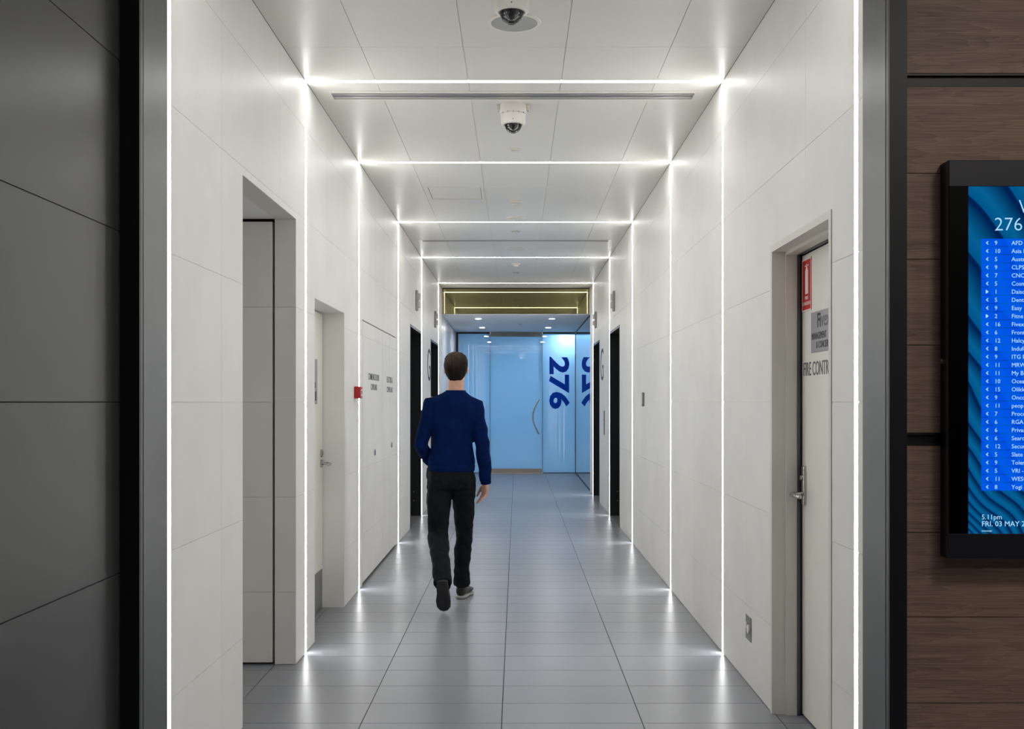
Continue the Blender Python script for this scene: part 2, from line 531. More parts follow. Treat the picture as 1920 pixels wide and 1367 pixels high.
# ------------------------------------------------------------------ entrance portal and foyer
pt = thing('trim_1', (0, YP, 0), 'brushed steel and black portal framing the corridor entrance', 'portal', kind='structure')
obj('steel_lining', bevbox(XL, -1.121, YP + 0.022, YP + 0.245, 0, ZC, 0.0015, 1), M['steel'], pt)
obj('steel_lining', bevbox(1.107, XR + 0.012, YP + 0.022, YP + 0.235, 0, ZC, 0.0015, 1), M['steel'], pt)
obj('steel_edge', box(XL, -1.122, YP + 0.006, YP + 0.019, 0, ZC), M['steel'], pt)
obj('steel_edge', box(1.108, XR + 0.012, YP + 0.006, YP + 0.019, 0, ZC), M['steel'], pt)
obj('black_trim', box(XL + 0.001, -1.121, YP - 0.012, YP + 0.005, 0, ZC), M['black'], pt)
obj('black_trim', box(1.107, 1.159, YP - 0.012, YP + 0.005, 0, ZC), M['black'], pt)
obj('steel_lining', box(-1.121, 1.107, YP - 0.01, YP + 0.235, ZC - 0.05, ZC), M['steel'], pt)

dw = obj('wall_foyer_left', box(XL - 0.15, XL - 0.004, -4.0, YP - 0.002, 0, 3.6), M['darkgap'],
         label='dark grey tiled foyer wall left of the steel portal', cat='wall', kind='structure')
panels('dark_wall_panel', [-4.0, -1.5, 0.4, YP - 0.003], vs, [], PL, -0.004, 0.0, M['darktile'], dw, gap=0.003)

ww = obj('wall_wood', box(1.159, 4.6, YP + 0.018, YP + 0.16, 0, 3.6), M['darkgap'],
         label='dark oak plank foyer wall right of the steel portal', cat='wall', kind='structure')
PK = [(0.0, 0.249), (0.249, 0.503), (0.503, 0.759), (0.759, 1.012), (1.012, 1.271), (1.308, 1.570), (1.570, 1.826), (1.826, 2.082), (2.082, 2.341), (2.380, 2.634), (2.634, 2.890), (2.890, 3.19)]
for a, b in PK:
    obj('wood_plank', box(1.1595, 4.6, YP, YP + 0.018, a + 0.0012, b - 0.0012), M['wood'], ww)
for a, b in ((1.271, 1.308), (2.341, 2.380)):
    obj('black_channel', join(box(1.1595, 4.6, YP + 0.012, YP + 0.0175, a, b), box(1.1595, 4.6, YP + 0.001, YP + 0.012, a, a + 0.006), box(1.1595, 4.6, YP + 0.001, YP + 0.012, b - 0.006, b)), M['black'], ww)

obj('ceiling_foyer', box(XL - 0.15, 4.6, -4.0, YP - 0.014, ZC, ZC + 0.12), M['soffit'], label='plain ceiling over the foyer', cat='ceiling', kind='structure')
obj('wall_foyer_back', box(XL, 4.6, -4.15, -4.0, 0, ZC), M['darktile'], label='dark rear wall of the foyer', cat='wall', kind='structure')
obj('wall_foyer_right', box(4.6, 4.75, -4.0, YP, 0, ZC), M['darktile'], label='dark side wall of the foyer', cat='wall', kind='structure')
def recessed(x, y, z, r, m, label, cat='lamp', group=None, n=24):
    t = thing('downlight', (x, y, z), label, cat, group)
    obj('trim_ring', lathe([(r, -0.004), (r * 1.25, -0.004), (r * 1.25, 0.0), (r, 0.0)], (x, y, z), n, True), M['white_plastic'], t, 'auto')
    obj('lamp_glass', lathe([(r * 0.98, -0.0045), (r * 0.98, -0.001)], (x, y, z), n), m, t)
    return t
for x, d in ((0.2, 'near the dark tiled wall'), (1.9, 'above the directory screen'), (3.4, 'far right in the foyer')):
    for y, e in ((1.45, 'front'), (-0.9, 'rear')):
        recessed(x, y, ZC, 0.08 if x < 1 else 0.21, M['lamp'], 'round recessed %s foyer ceiling lamp %s' % (e, d), group='foyer ceiling lamps')

# ------------------------------------------------------------------ passage on the left with concealed door
ps = thing('wall_passage', (-1.8, 5.1, 0), 'grey recessed passage opening in the left wall before the first inner light frame', 'passage', kind='structure')
obj('passage_wall', box(-2.4, XL - 0.113, 4.48, 4.578, 0, 2.376), M['panel'], ps)
obj('passage_wall', box(-2.5, -2.4, 4.48, 5.80, 0, 2.45), M['panel'], ps)
obj('soffit', box(-2.4, XL - 0.0005, 4.5805, 5.6895, 2.377, 2.392), M['soffit'], ps)
obj('back_plate', box(-2.4, XL - 0.114, 5.742, 5.80, 0, 2.45), M['darkgap'], ps)
for a, b in zip([0.003] + ROWS[:4], ROWS[:4] + [2.376]):
    obj('wall_panel', box(-1.290, XL - 0.0005, 5.684, 5.6895, a + 0.001, b - 0.001), M['panel'], ps)
d1 = thing('door_1', (-1.8, 5.70, 0), 'flush panelled door facing the camera inside the left recess', 'door', kind='structure')
obj('door_leaf', box(-2.36, -1.303, 5.692, 5.735, 0.012, 2.362), M['panel'], d1)
for a, b in zip([0.012] + ROWS[:4], ROWS[:4] + [2.362]):
    obj('cladding_panel', box(-2.36, -1.303, 5.684, 5.692, a + 0.001, b - 0.001), M['panel'], d1)

# ------------------------------------------------------------------ recessed service door on the left
d2 = thing('door_2', (-1.34, 6.75, 0), 'cream service door with lever handle in a deep white recess', 'door', kind='structure')
obj('door_lining', join(box(-1.40, XL - 0.0005, 7.2755, 7.2795, 0, 2.006), box(-1.40, XL - 0.0005, 6.2105, 6.2145, 0, 2.006), box(-1.40, XL - 0.0005, 6.2105, 7.2795, 2.006, 2.0095)), M['panel'], d2)
leaf = obj('door_leaf', box(-1.366, -1.324, 6.222, 7.266, 0.010, 1.998), M['paint'], d2)
obj('stop', box(-1.40, -1.372, 6.215, 7.275, 0.0, 2.006), M['gasket'], d2)
obj('kick_plate', box(-1.324, -1.3225, 6.25, 7.25, 0.012, 0.27), M['plate'], leaf)
sg = obj('sign_plate', bevbox(-1.324, -1.321, 6.77, 7.065, 1.386, 1.682, 0.001, 1), M['signplate'], d2, label='grey metal door sign with dark pictogram')
obj('pictogram', join(box(-1.321, -1.3205, 6.98, 7.03, 1.41, 1.47), box(-1.321, -1.3205, 6.96, 7.0, 1.49, 1.53)), M['ink'], sg)
hd = obj('lock_rose', tube([(-1.324, 7.205, 1.055), (-1.312, 7.205, 1.055)], 0.027, 20), M['chrome'], d2, 'auto')
obj('keyhole', tube([(-1.312, 7.205, 1.055), (-1.304, 7.205, 1.055)], 0.012, 16), M['chrome'], hd, 'auto')
hd = obj('handle_rose', tube([(-1.324, 7.205, 0.985), (-1.312, 7.205, 0.985)], 0.027, 20), M['chrome'], d2, 'auto')
obj('lever', tube([(-1.312, 7.205, 0.985), (-1.268, 7.205, 0.985), (-1.258, 7.19, 0.984), (-1.256, 7.15, 0.982), (-1.258, 7.09, 0.982)], [0.010, 0.010, 0.010, 0.009, 0.008], 12, round_ends=True), M['chrome'], hd, True)

# ------------------------------------------------------------------ cupboards on the left
def cupboard(name, y0, y1, leaves, label, words, knob_y, knob_z):
    t = thing(name, (XL, (y0 + y1) / 2, 0), label, 'cupboard', 'flush cupboards of the left wall')
    obj('carcass', box(XL - 0.113, XL - 0.020, y0 + 0.001, y1 - 0.001, 0.0, 2.029), M['darkgap'], t)
    for a, b in leaves:
        lf = obj('door_leaf', box(XL - 0.019, XL - 0.003, a + 0.004, b - 0.004, 0.022, 2.020), M['paint'], t)
        for c, d in zip([0.022] + ROWS[:4], ROWS[:4] + [2.020]):
            obj('cladding_panel', box(XL - 0.003, XL + 0.0012, a + 0.004, b - 0.004, c + (0.0008 if c > 0.1 else 0), d - (0.0008 if d < 2 else 0)), M['panel'], lf)
    for s, yc, w, zt, h in words:
        obj('lettering', text(s, w, h, lambda u, v, o, yc=yc, w=w, zt=zt, h=h: (XL + 0.0012 + o, yc - w / 2 + u, zt - h + v), 0.01, 0.001), M['greyink'], t)
    k = obj('lock_knob', tube([(XL + 0.0012, knob_y, knob_z), (XL + 0.010, knob_y, knob_z)], 0.026, 18), M['chrome'], t, 'auto')
    obj('key_slot', box(XL + 0.010, XL + 0.012, knob_y - 0.008, knob_y + 0.008, knob_z - 0.024, knob_z + 0.004), M['ink'], k)
cupboard('cupboard', 8.12, 9.34, [(8.12, 9.34)], 'wide white flush cupboard door marked communications cupboard', [('COMMUNICATIONS', 8.77, 0.66, 1.632, 0.054), ('CUPBOARD', 8.78, 0.38, 1.548, 0.050)], 8.80, 0.985)
cupboard('cupboard', 9.34, 10.37, [(9.34, 9.86), (9.86, 10.37)], 'narrow two-leaf white flush cupboard marked electrical cupboard', [('ELECTRICAL', 9.87, 0.44, 1.632, 0.054), ('CUPBOARD', 9.87, 0.46, 1.540, 0.050)], 9.98, 1.0)

cp = thing('fire_call_point', (XL, 7.77, 1.427), 'small red fire alarm box on the left wall beside a light strip', 'alarm')
obj('box_body', bevbox(XL, XL + 0.046, 7.715, 7.815, 1.426, 1.513, 0.004), M['red'], cp)
obj('front_window', box(XL + 0.046, XL + 0.0475, 7.735, 7.795, 1.446, 1.493), M['signwhite'], cp)
obj('break_panel', box(XL + 0.0475, XL + 0.0485, 7.75, 7.78, 1.455, 1.484), M['ink'], cp)

# ------------------------------------------------------------------ lifts
def lift(side, h, label):
    y0, y1, _, z1 = h
    X = XL if side < 0 else XR
    s = side
    t = thing('lift_doorway', (X, (y0 + y1) / 2, 0), label, 'lift', 'black lift doorways')
    D = 0.34
    i, o = X, X + s * D
    obj('jamb', box(i - s * 0.003, o, y0 + 0.0008, y0 + 0.030, 0, z1 - 0.0008), M['liftblack'], t)
    jf = obj('jamb', box(i - s * 0.003, o, y1 - 0.030, y1 - 0.0008, 0, z1 - 0.0008), M['liftblack'], t)
    obj('head', box(i - s * 0.003, o, y0 + 0.030, y1 - 0.030, z1 - 0.030, z1 - 0.0008), M['liftblack'], t)
    m = (y0 + y1) / 2
    obj('door_leaf', box(o - s * 0.04, o, y0 + 0.030, m - 0.002, 0.006, z1 - 0.03), M['liftdoor'], t)
    obj('door_leaf', box(o - s * 0.04, o, m + 0.002, y1 - 0.030, 0.006, z1 - 0.03), M['liftdoor'], t)
    obj('sill', box(i, o, y0 + 0.030, y1 - 0.030, 0.0002, 0.005), M['plate'], t)
    for z in (0.19, 0.30):
        obj('bolt', tube([(i + s * 0.09, y1 - 0.030, z), (i + s * 0.09, y1 - 0.034, z)], 0.009, 10), M['plate'], t, 'auto')
    yc = m
    zc = 2.585
    l = thing('lift_lantern', (X, yc, 2.46), 'metal indicator lantern above the ' + label.replace('black lined ', ''), 'indicator', 'lift indicator lanterns')
    obj('back_plate', bevbox(X, X - s * 0.026, yc - 0.055, yc + 0.055, zc - 0.118, zc + 0.118, 0.008, 2), M['lantern'], l)
    for dz in (0.047, -0.047):
        obj('indicator_box', bevbox(X - s * 0.026, X - s * 0.052, yc - 0.05, yc + 0.05, zc + dz - 0.033, zc + dz + 0.033, 0.003, 1), M['offwhite'], l)
lift(-1, LL[0], 'black lined lift doorway nearest the cupboards on the left')
lift(-1, LL[1], 'black lined lift doorway behind the man on the left')
lift(1, LR[0], 'black lined lift doorway on the right nearest the camera')
lift(1, LR[1], 'black lined lift doorway on the right next to the glass wall')

obj('wall_letter', text('G', 0.46, 0.43, lambda u, v, o: (XL + o, 14.03 + u, 1.685 + v), -0.012, 0.004), M['ink'], label='thin dark letter G on the left wall between the lifts', cat='letter')
obj('wall_letter', text('G', 0.46, 0.43, lambda u, v, o: (XR - o, 14.60 - u, 1.690 + v), -0.012, 0.004), M['ink'], label='thin dark letter G on the right wall between the lifts', cat='letter')

cpn = thing('call_panel', (XR, 13.97, 0.97), 'slim vertical steel lift call panel on the right wall', 'panel')
obj('plate', bevbox(XR, XR - 0.008, 13.91, 14.03, 0.972, 1.288, 0.002, 1), M['plate'], cpn)
for z in (1.10, 1.17):
    obj('button', tube([(XR - 0.008, 13.97, z), (XR - 0.012, 13.97, z)], 0.016, 14), M['chrome'], cpn, 'auto')
sw = thing('wall_switch', (XR, 9.65, 1.36), 'small steel switch plate on the right wall at mid corridor', 'switch')
obj('plate', bevbox(XR, XR - 0.014, 9.60, 9.70, 1.361, 1.487, 0.003, 1), M['plate'], sw)
obj('rocker', bevbox(XR - 0.014, XR - 0.019, 9.625, 9.675, 1.38, 1.468, 0.002, 1), M['offwhite'], sw)

# ------------------------------------------------------------------ power outlet on the right
po = thing('power_outlet', (XR, 5.27, 0.225), 'square grey metal power outlet low on the right wall', 'outlet')
obj('plate', bevbox(XR, XR - 0.004, 5.215, 5.335, 0.222, 0.342, 0.0015, 1), M['plate'], po)
obj('socket', tube([(XR - 0.004, 5.262, 0.280), (XR - 0.010, 5.262, 0.280)], 0.022, 18), M['signwhite'], po, 'auto')
obj('toggle', bevbox(XR - 0.004, XR - 0.013, 5.290, 5.314, 0.279, 0.309, 0.002, 1), M['signwhite'], po)

# ------------------------------------------------------------------ fire control room door on the right
d3 = thing('door_3', (XR, 4.35, 0), 'cream fire control room door in a stepped steel frame on the right wall', 'door', kind='structure')
y0, y1, zt = DR[0] + 0.001, DR[1] - 0.001, DR[3] - 0.001
def u_frame(x0, x1, inset, wdt, m, name, parent):
    a, b, t = y0 + inset, y1 - inset, zt - inset
    return obj(name, join(box(x0, x1, a, a + wdt, 0, t), box(x0, x1, b - wdt, b, 0, t), box(x0, x1, a + wdt, b - wdt, t - wdt, t)), m, parent)
u_frame(XR - 0.004, XR + 0.056, 0.0, 0.030, M['frame_paint'], 'outer_frame', d3)
u_frame(XR + 0.056, XR + 0.105, 0.0, 0.046, M['frame_paint'], 'inner_frame', d3)
u_frame(XR + 0.105, XR + 0.118, 0.0, 0.050, M['gasket'], 'gasket', d3)
u_frame(XR + 0.118, XR + 0.170, 0.0, 0.047, M['gasket'], 'gasket_stop', d3)
obj('edge_strip', box(XR + 0.1045, XR + 0.116, y1 - 0.0535, y1 - 0.050, 0.0, zt - 0.05), M['steel'], d3)
XD = XR + 0.127
leaf = obj('door_leaf', box(XD, XD + 0.042, y0 + 0.050, y1 - 0.052, 0.010, zt - 0.052), M['paint'], d3)
es = obj('extinguisher_sign', box(XD - 0.0025, XD, 4.612, 4.757, 1.800, 2.030), M['signred'], d3, label='red fire extinguisher sign with white symbol')
obj('sign_border', join(box(XD - 0.003, XD - 0.0025, 4.612, 4.757, 1.800, 1.806), box(XD - 0.003, XD - 0.0025, 4.612, 4.757, 2.024, 2.030), box(XD - 0.003, XD - 0.0025, 4.612, 4.618, 1.806, 2.024), box(XD - 0.003, XD - 0.0025, 4.751, 4.757, 1.806, 2.024)), M['signwhite'], es)
def pic(pts):
    n = len(pts)
    V = [(XD - 0.0025, 4.757 - u, 1.80 + v) for u, v in pts] + [(XD - 0.0031, 4.757 - u, 1.80 + v) for u, v in pts]
    return V, [tuple(range(n)), tuple(range(2 * n - 1, n - 1, -1))] + [(i, (i + 1) % n, n + (i + 1) % n, n + i) for i in range(n)]
obj('extinguisher_symbol', join(pic([(0.052, 0.075), (0.098, 0.075), (0.098, 0.175), (0.088, 0.188), (0.062, 0.188), (0.052, 0.175)]), pic([(0.067, 0.188), (0.083, 0.188), (0.083, 0.207), (0.067, 0.207)]), pic([(0.045, 0.196), (0.105, 0.196), (0.105, 0.202), (0.045, 0.202)])), M['signwhite'], es)
obj('sign_lettering', join(text('FIRE', 0.05, 0.014, lambda u, v, o: (XD - 0.0026 - o, 4.71 - u, 1.851 + v), 0.02, 0.0005), text('EXTINGUISHER', 0.12, 0.015, lambda u, v, o: (XD - 0.0026 - o, 4.745 - u, 1.826 + v), 0.01, 0.0005)), M['signwhite'], es)
np_ = obj('name_plate', bevbox(XD - 0.003, XD, 4.245, 4.612, 1.612, 1.785, 0.001, 1), M['signplate'], d3, label='grey metal office name plate')
PN = lambda ys, zs: (lambda u, v, o: (XD - 0.003 - o, ys - u, zs + v))
obj('bold_lettering', join(text('F', 0.030, 0.060, PN(4.512, 1.716), 0.02, 0.001), text('i', 0.011, 0.060, PN(4.477, 1.716), 0.02, 0.001)), M['ink'], np_)
obj('light_lettering', text('vex', 0.125, 0.044, PN(4.460, 1.716), 0.0, 0.001), M['greyink'], np_)
obj('small_lettering', join(text('MANAGEMENT', 0.215, 0.029, PN(4.598, 1.667), 0.0, 0.001), text('& CONCIERGE', 0.215, 0.029, PN(4.528, 1.628), 0.0, 0.001)), M['ink'], np_)
obj('door_lettering', text('FIRE CONTROL', 0.470, 0.060, lambda u, v, o: (XD - o, 4.738 - u, 1.515 + v), 0.0, 0.0015), M['greyink'], d3)
hp = obj('handle_plate', bevbox(XD - 0.012, XD, 4.700, 4.742, 0.945, 1.118, 0.003, 2), M['chrome'], d3)
obj('lock_cylinder', tube([(XD - 0.012, 4.722, 1.065), (XD - 0.020, 4.722, 1.065)], 0.011, 16), M['chrome'], hp, 'auto')
obj('lever', tube([(XD - 0.012, 4.722, 0.992), (XD - 0.052, 4.722, 0.992), (XD - 0.060, 4.712, 0.992), (XD - 0.060, 4.67, 0.990), (XD - 0.055, 4.60, 0.990)], [0.011, 0.011, 0.011, 0.010, 0.009], 12, round_ends=True), M['chrome'], hp, True)

# ------------------------------------------------------------------ ceiling fittings
def vent(h, label):
    x0, x1, a, b = h
    t = thing('air_grille', ((x0 + x1) / 2, (a + b) / 2, ZC), label, 'vent', 'long ceiling air grilles')
    obj('cavity', box(x0 + 0.01, x1 - 0.01, a + 0.01, b - 0.01, ZC + 0.055, ZC + 0.06), M['slit'], t)
    obj('frame', cells([x0 + 0.001, x1 - 0.001], [a + 0.001, b - 0.001], [(x0 + 0.055, x1 - 0.055, a + 0.038, b - 0.038)], PC, -0.055, 0.002), M['white_plastic'], t)
    lo, hi = a + 0.038, b - 0.038
    w = (hi - lo) / 5.2
    for c in (lo + 1.6 * w, lo + 3.6 * w):
        obj('slat', box(x0 + 0.056, x1 - 0.056, c - 0.5 * w, c + 0.5 * w, ZC + 0.001, ZC + 0.006), M['slat'], t)
vent(V1, 'long three-slot air grille across the ceiling behind the nearest camera')
vent(V2, 'long narrow air grille across the ceiling near the lifts')

def dome_camera(y, label):
    x = -0.022
    t = thing('security_camera', (x, y, ZC), label, 'camera', 'dome cameras on the ceiling')
    c = (x, y, ZC)
    obj('mount', lathe([(0.080, 0.0), (0.080, -0.052), (0.078, -0.056)], c, 40), M['white_plastic'], t, 'auto')
    for s in (-1, 1):
        e = obj('mount_ear', bevbox(x + s * 0.078, x + s * 0.098, y - 0.016, y + 0.016, ZC - 0.036, ZC, 0.003, 1), M['white_plastic'], t)
        obj('ear_screw', lathe([(0.004, 0), (0.004, -0.003)], (x + s * 0.089, y, ZC - 0.036), 10), M['plate'], e, 'auto')
    obj('housing', lathe([(0.077, -0.057), (0.0745, -0.060), (0.0745, -0.108), (0.071, -0.116), (0.058, -0.121), (0.056, -0.119), (0.052, -0.115)], c, 40), M['white_plastic'], t, 'auto')
    for k in range(-2, 3):
        th = -math.pi / 2 + k * 0.45
        obj('vent_notch', box(x + 0.0785 * math.cos(th) - 0.002, x + 0.0785 * math.cos(th) + 0.002, y + 0.0785 * math.sin(th) - 0.002, y + 0.0785 * math.sin(th) + 0.002, ZC - 0.059, ZC - 0.054), M['ink'], t)
    obj('status_light', box(x - 0.003, x + 0.003, y - 0.0755, y - 0.074, ZC - 0.104, ZC - 0.100), M['ink'], t)
    prof = [(0.0515 * math.cos(a), -0.120 - 0.050 * math.sin(a)) for a in [k * math.pi / 2 / 12 for k in range(12)]] + [(0.003, -0.170)]
    obj('dome', lathe(prof, c, 40), M['dome'], t, True)
    prof = [(0.031 * math.cos(a), -0.114 - 0.036 * math.sin(a)) for a in [k * math.pi / 2 / 8 for k in range(8)]] + [(0.003, -0.152)]
    g = obj('camera_ball', lathe(prof, c, 32), M['gasket'], t, True)
    obj('lens_barrel', tube([(x, y - 0.020, ZC - 0.130), (x, y - 0.036, ZC - 0.136)], [0.014, 0.011], 20), M['ink'], g, 'auto')
dome_camera(4.57, 'white dome security camera in front of the round speaker')
dome_camera(6.42, 'white dome security camera hanging past the long air grille')

def disc(name, y, r, h, label, cat, m='white_plastic', grille=None, group=None, x=-0.012, z=None):
    z = ZC if z is None else z
    t = thing(name, (x, y, z), label, cat, group)
    if grille:
        obj('rim', lathe([(r * 0.86, -h), (r * 0.88, -h * 1.3), (r * 0.97, -h), (r, 0.0), (r * 0.86, 0.0)], (x, y, z), 40, True), M[m], t, 'auto')
        obj('grille', lathe([(r * 0.86, -h * 0.6), (r * 0.86, -0.0002)], (x, y, z), 40), M['grille'] if grille == 1 else M['offwhite'], t, 'auto')
    else:
        obj('base', lathe([(r, 0.0), (r, -h * 0.3), (r * 0.96, -h * 0.4)], (x, y, z), 28), M[m], t, 'auto')
        obj('cover', lathe([(r * 0.62, -h * 0.4), (r * 0.62, -h * 0.8), (r * 0.5, -h)], (x, y, z), 24), M['offwhite'], t, 'auto')
    return t
disc('ceiling_speaker', 5.02, 0.127, 0.006, 'round grey-grilled ceiling speaker behind the front camera', 'speaker', grille=1, group='round ceiling speakers')
disc('ceiling_speaker', 10.37, 0.088, 0.006, 'round white ceiling disc just before the cupboards\' far light frame', 'speaker', grille=2, group='round ceiling speakers')
disc('ceiling_speaker', 12.42, 0.125, 0.006, 'round pale ceiling speaker between the lift lanterns', 'speaker', grille=2, group='round ceiling speakers')
disc('sprinkler', 7.56, 0.050, 0.014, 'small round sprinkler plate behind the second dome camera', 'sprinkler', group='ceiling sprinklers')
disc('smoke_detector', 9.49, 0.055, 0.040, 'small white smoke detector beside the ceiling hatch', 'detector', group='ceiling detectors')
disc('sprinkler', 11.18, 0.045, 0.012, 'small flat ceiling sprinkler in front of the far air grille', 'sprinkler', m='grille', group='ceiling sprinklers')
disc('smoke_detector', 13.8, 0.060, 0.036, 'small white smoke detector past the nearer lift light frame', 'detector', group='ceiling detectors')
disc('sprinkler', 14.75, 0.050, 0.012, 'small flat ceiling sprinkler nearest the bronze mirror', 'sprinkler', m='grille', group='ceiling sprinklers')
ht = thing('access_hatch', (-0.52, 9.15, ZC), 'rectangular ceiling access hatch left of the smoke detector', 'hatch')
obj('hatch_frame', cells([HATCH[0] + 0.001, HATCH[1] - 0.001], [HATCH[2] + 0.001, HATCH[3] - 0.001], [(HATCH[0] + 0.022, HATCH[1] - 0.022, HATCH[2] + 0.022, HATCH[3] - 0.022)], PC, -0.02, 0.002), M['white_plastic'], ht)
obj('hatch_panel', box(HATCH[0] + 0.026, HATCH[1] - 0.026, HATCH[2] + 0.026, HATCH[3] - 0.026, ZC + 0.004, ZC + 0.012), M['ceil'], ht)

# ------------------------------------------------------------------ bulkhead, lobby and blue glass wall
bk = thing('wall_bulkhead', (0, YB, ZB), 'bronze mirrored bulkhead above the glass lobby', 'bulkhead', kind='structure')
obj('bulkhead_core', box(XL, XR, YB + 0.008, YB + 0.12, ZB + 0.002, ZC), M['darkgap'], bk)
obj('mirror_panel', box(XL + 0.012, XR - 0.012, YB, YB + 0.007, ZB + 0.006, ZC - 0.012), M['bronze'], bk)
obj('edge_trim', join(box(XL, XL + 0.010, YB - 0.002, YB + 0.007, ZB, ZC), box(XR - 0.010, XR, YB - 0.002, YB + 0.007, ZB, ZC), box(XL, XR, YB - 0.002, YB + 0.12, ZB - 0.004, ZB + 0.002)), M['frame_paint'], bk)
obj('ceiling_lobby', box(-1.35, 1.30, YB + 0.12, YG + 0.05, ZB, ZB + 0.12), M['lowceil'], label='low pale ceiling with downlights before the blue glass', cat='ceiling', kind='structure')
obj('wall_lobby_left', box(-1.35, -1.195, YB + 0.001, YG - 0.03, 0, ZB), M['lobbywall'], label='smooth pale side wall of the glass lobby', cat='wall', kind='structure')
for x, y, d in ((-0.635, 17.6, 'front left'), (-0.64, 19.7, 'rear left'), (0.580, 17.6, 'front right'), (0.580, 19.7, 'rear right')):
    recessed(x, y, ZB, 0.045, M['downlight'], '%s round downlight in the low lobby ceiling' % d, group='lobby downlights', n=18)
disc('sprinkler', 18.8, 0.040, 0.012, 'small sprinkler between the lobby downlights', 'sprinkler', m='grille', group='ceiling sprinklers', x=0.05, z=ZB)

gw = thing('window_1', (1.18, 18.9, 0), 'dark reflective glass side wall of the lobby on the right', 'glass wall', kind='structure')
for a, b in ((YB + 0.004, 18.85), (18.854, YG - 0.002)):
    obj('glass_pane', box(1.155, 1.167, a, b, 0.022, ZB - 0.022), M['darkglass'], gw)
obj('floor_channel', box(1.148, 1.175, YB + 0.004, YG - 0.02, 0.0002, 0.022), M['black'], gw)
obj('head_channel', box(1.148, 1.175, YB + 0.122, YG - 0.02, ZB - 0.022, ZB - 0.0005), M['black'], gw)
obj('wall_behind_glass', box(1.24, 1.30, YB + 0.004, YG, 0, ZB), M['darkgap'], label='dark wall behind the reflective lobby glass', cat='wall', kind='structure')

g = thing('window_2', (0, YG, 0), 'fixed frosted blue glass panes beside the glass door', 'glass wall', kind='structure')
obj('glass_pane', box(-1.150, -0.528, YG, YG + 0.012, 0.012, 2.745), M['frost'], g)
p = obj('glass_pane', box(0.507, 1.146, YG, YG + 0.012, 0.012, 2.745), M['frost'], g)
obj('head_channel', join(box(-1.195, -0.53, YG - 0.02, YG + 0.04, 2.745, ZB - 0.0005), box(0.51, 1.15, YG - 0.02, YG + 0.04, 2.745, ZB - 0.0005)), M['black'], g)
for a, b in ((-0.528, -0.522), (0.501, 0.507), (1.146, 1.1555)):
    obj('seal', box(a, b, YG + 0.001, YG + 0.03, 0.012, 2.745), M['plate'], g)
obj('side_post', box(-1.195, -1.152, YG - 0.02, YG + 0.04, 0, 2.745), M['black'], g)
obj('floor_channel', join(box(-1.152, -0.53, YG - 0.004, YG + 0.016, 0.0002, 0.012), box(0.51, 1.15, YG - 0.004, YG + 0.016, 0.0002, 0.012)), M['black'], g)
obj('number_lettering', text('276', 1.03, 0.41, lambda u, v, o: (0.632 + v, YG - o, 2.293 - u), 0.035, 0.002), M['blueink'], p, label='large blue sideways number 276')
gd = thing('door_4', (-0.01, YG, 0), 'frosted blue glass door with curved steel pull and metal rails', 'door', kind='structure')
gl_ = obj('glass_leaf', box(-0.522, 0.501, YG, YG + 0.012, 0.09, 2.69), M['frost'], gd)
for o in [gl_] + [c for c in g.children if c.name.startswith('glass_pane')]:      # blue film on the corridor face, clear glass behind it
    o.data.materials.append(M['clear'])
    for q in o.data.polygons:
        if q.normal.y > -0.5:
            q.material_index = 1
br = obj('bottom_rail', bevbox(-0.520, 0.499, YG - 0.014, YG + 0.026, 0.006, 0.090, 0.003, 1), M['brass'], gd)
obj('rail_lock', tube([(0.44, YG - 0.014, 0.045), (0.44, YG - 0.018, 0.045)], 0.018, 16), M['chrome'], br, 'auto')
obj('top_rail', bevbox(-0.520, 0.499, YG - 0.016, YG + 0.028, 2.69, 2.774, 0.003, 1), M['plate'], gd)
pts = []
for k in range(13):
    s = k / 12
    pts.append((0.425 - 0.115 * math.sin(math.pi * s), YG - 0.062, 1.44 - 0.66 * s))
hn = obj('pull_handle', tube(pts, 0.017, 12, round_ends=True), M['chrome'], gd, True)
obj('handle_post', tube([(0.404, YG - 0.062, 1.400), (0.404, YG - 0.0005, 1.400)], 0.010, 10), M['chrome'], hn, 'auto')
obj('handle_post', tube([(0.404, YG - 0.062, 0.820), (0.404, YG - 0.0005, 0.820)], 0.010, 10), M['chrome'], hn, 'auto')

# the lit office behind the frosted glass
obj('wall_office_back', box(-1.4, 3.0, 24.2, 24.3, 0, 2.9), M['lobbywall'], label='pale rear wall behind the blue glass', cat='wall', kind='structure')
obj('wall_office_left', box(-1.5, -1.4, YG + 0.05, 24.3, 0, 2.9), M['lobbywall'], label='pale left wall behind the blue glass', cat='wall', kind='structure')
obj('wall_office_right', box(3.0, 3.1, YG + 0.05, 24.3, 0, 2.9), M['lobbywall'], label='pale right wall behind the blue glass', cat='wall', kind='structure')
obj('wall_office_front', box(1.156, 3.0, YG + 0.001, YG + 0.05, 0, 2.9), M['lobbywall'], label='pale return wall beside the blue glass', cat='wall', kind='structure')
obj('ceiling_office', box(-1.5, 3.1, YG + 0.055, 24.3, 2.84, 2.95), M['lowceil'], label='pale ceiling behind the blue glass', cat='ceiling', kind='structure')
for x, y, w, d in ((1.0, 21.22, 0.11, 'close behind the number panel'), (0.0, 22.9, 0.55, 'in the middle of the office'), (-0.8, 22.9, 0.3, 'at the office left wall')):
    t = thing('office_lamp', (x, y, 2.84), 'square ceiling lamp glowing through the blue glass ' + d, 'lamp', 'office ceiling lamps')
    obj('lamp_frame', box(x - w / 2 - 0.02, x + w / 2 + 0.02, y - w / 2 - 0.02, y + w / 2 + 0.02, 2.832, 2.8395), M['white_plastic'], t)
    obj('lamp_glass', box(x - w / 2, x + w / 2, y - w / 2, y + w / 2, 2.826, 2.832), M['office_near'] if w < 0.2 else M['office'], t)

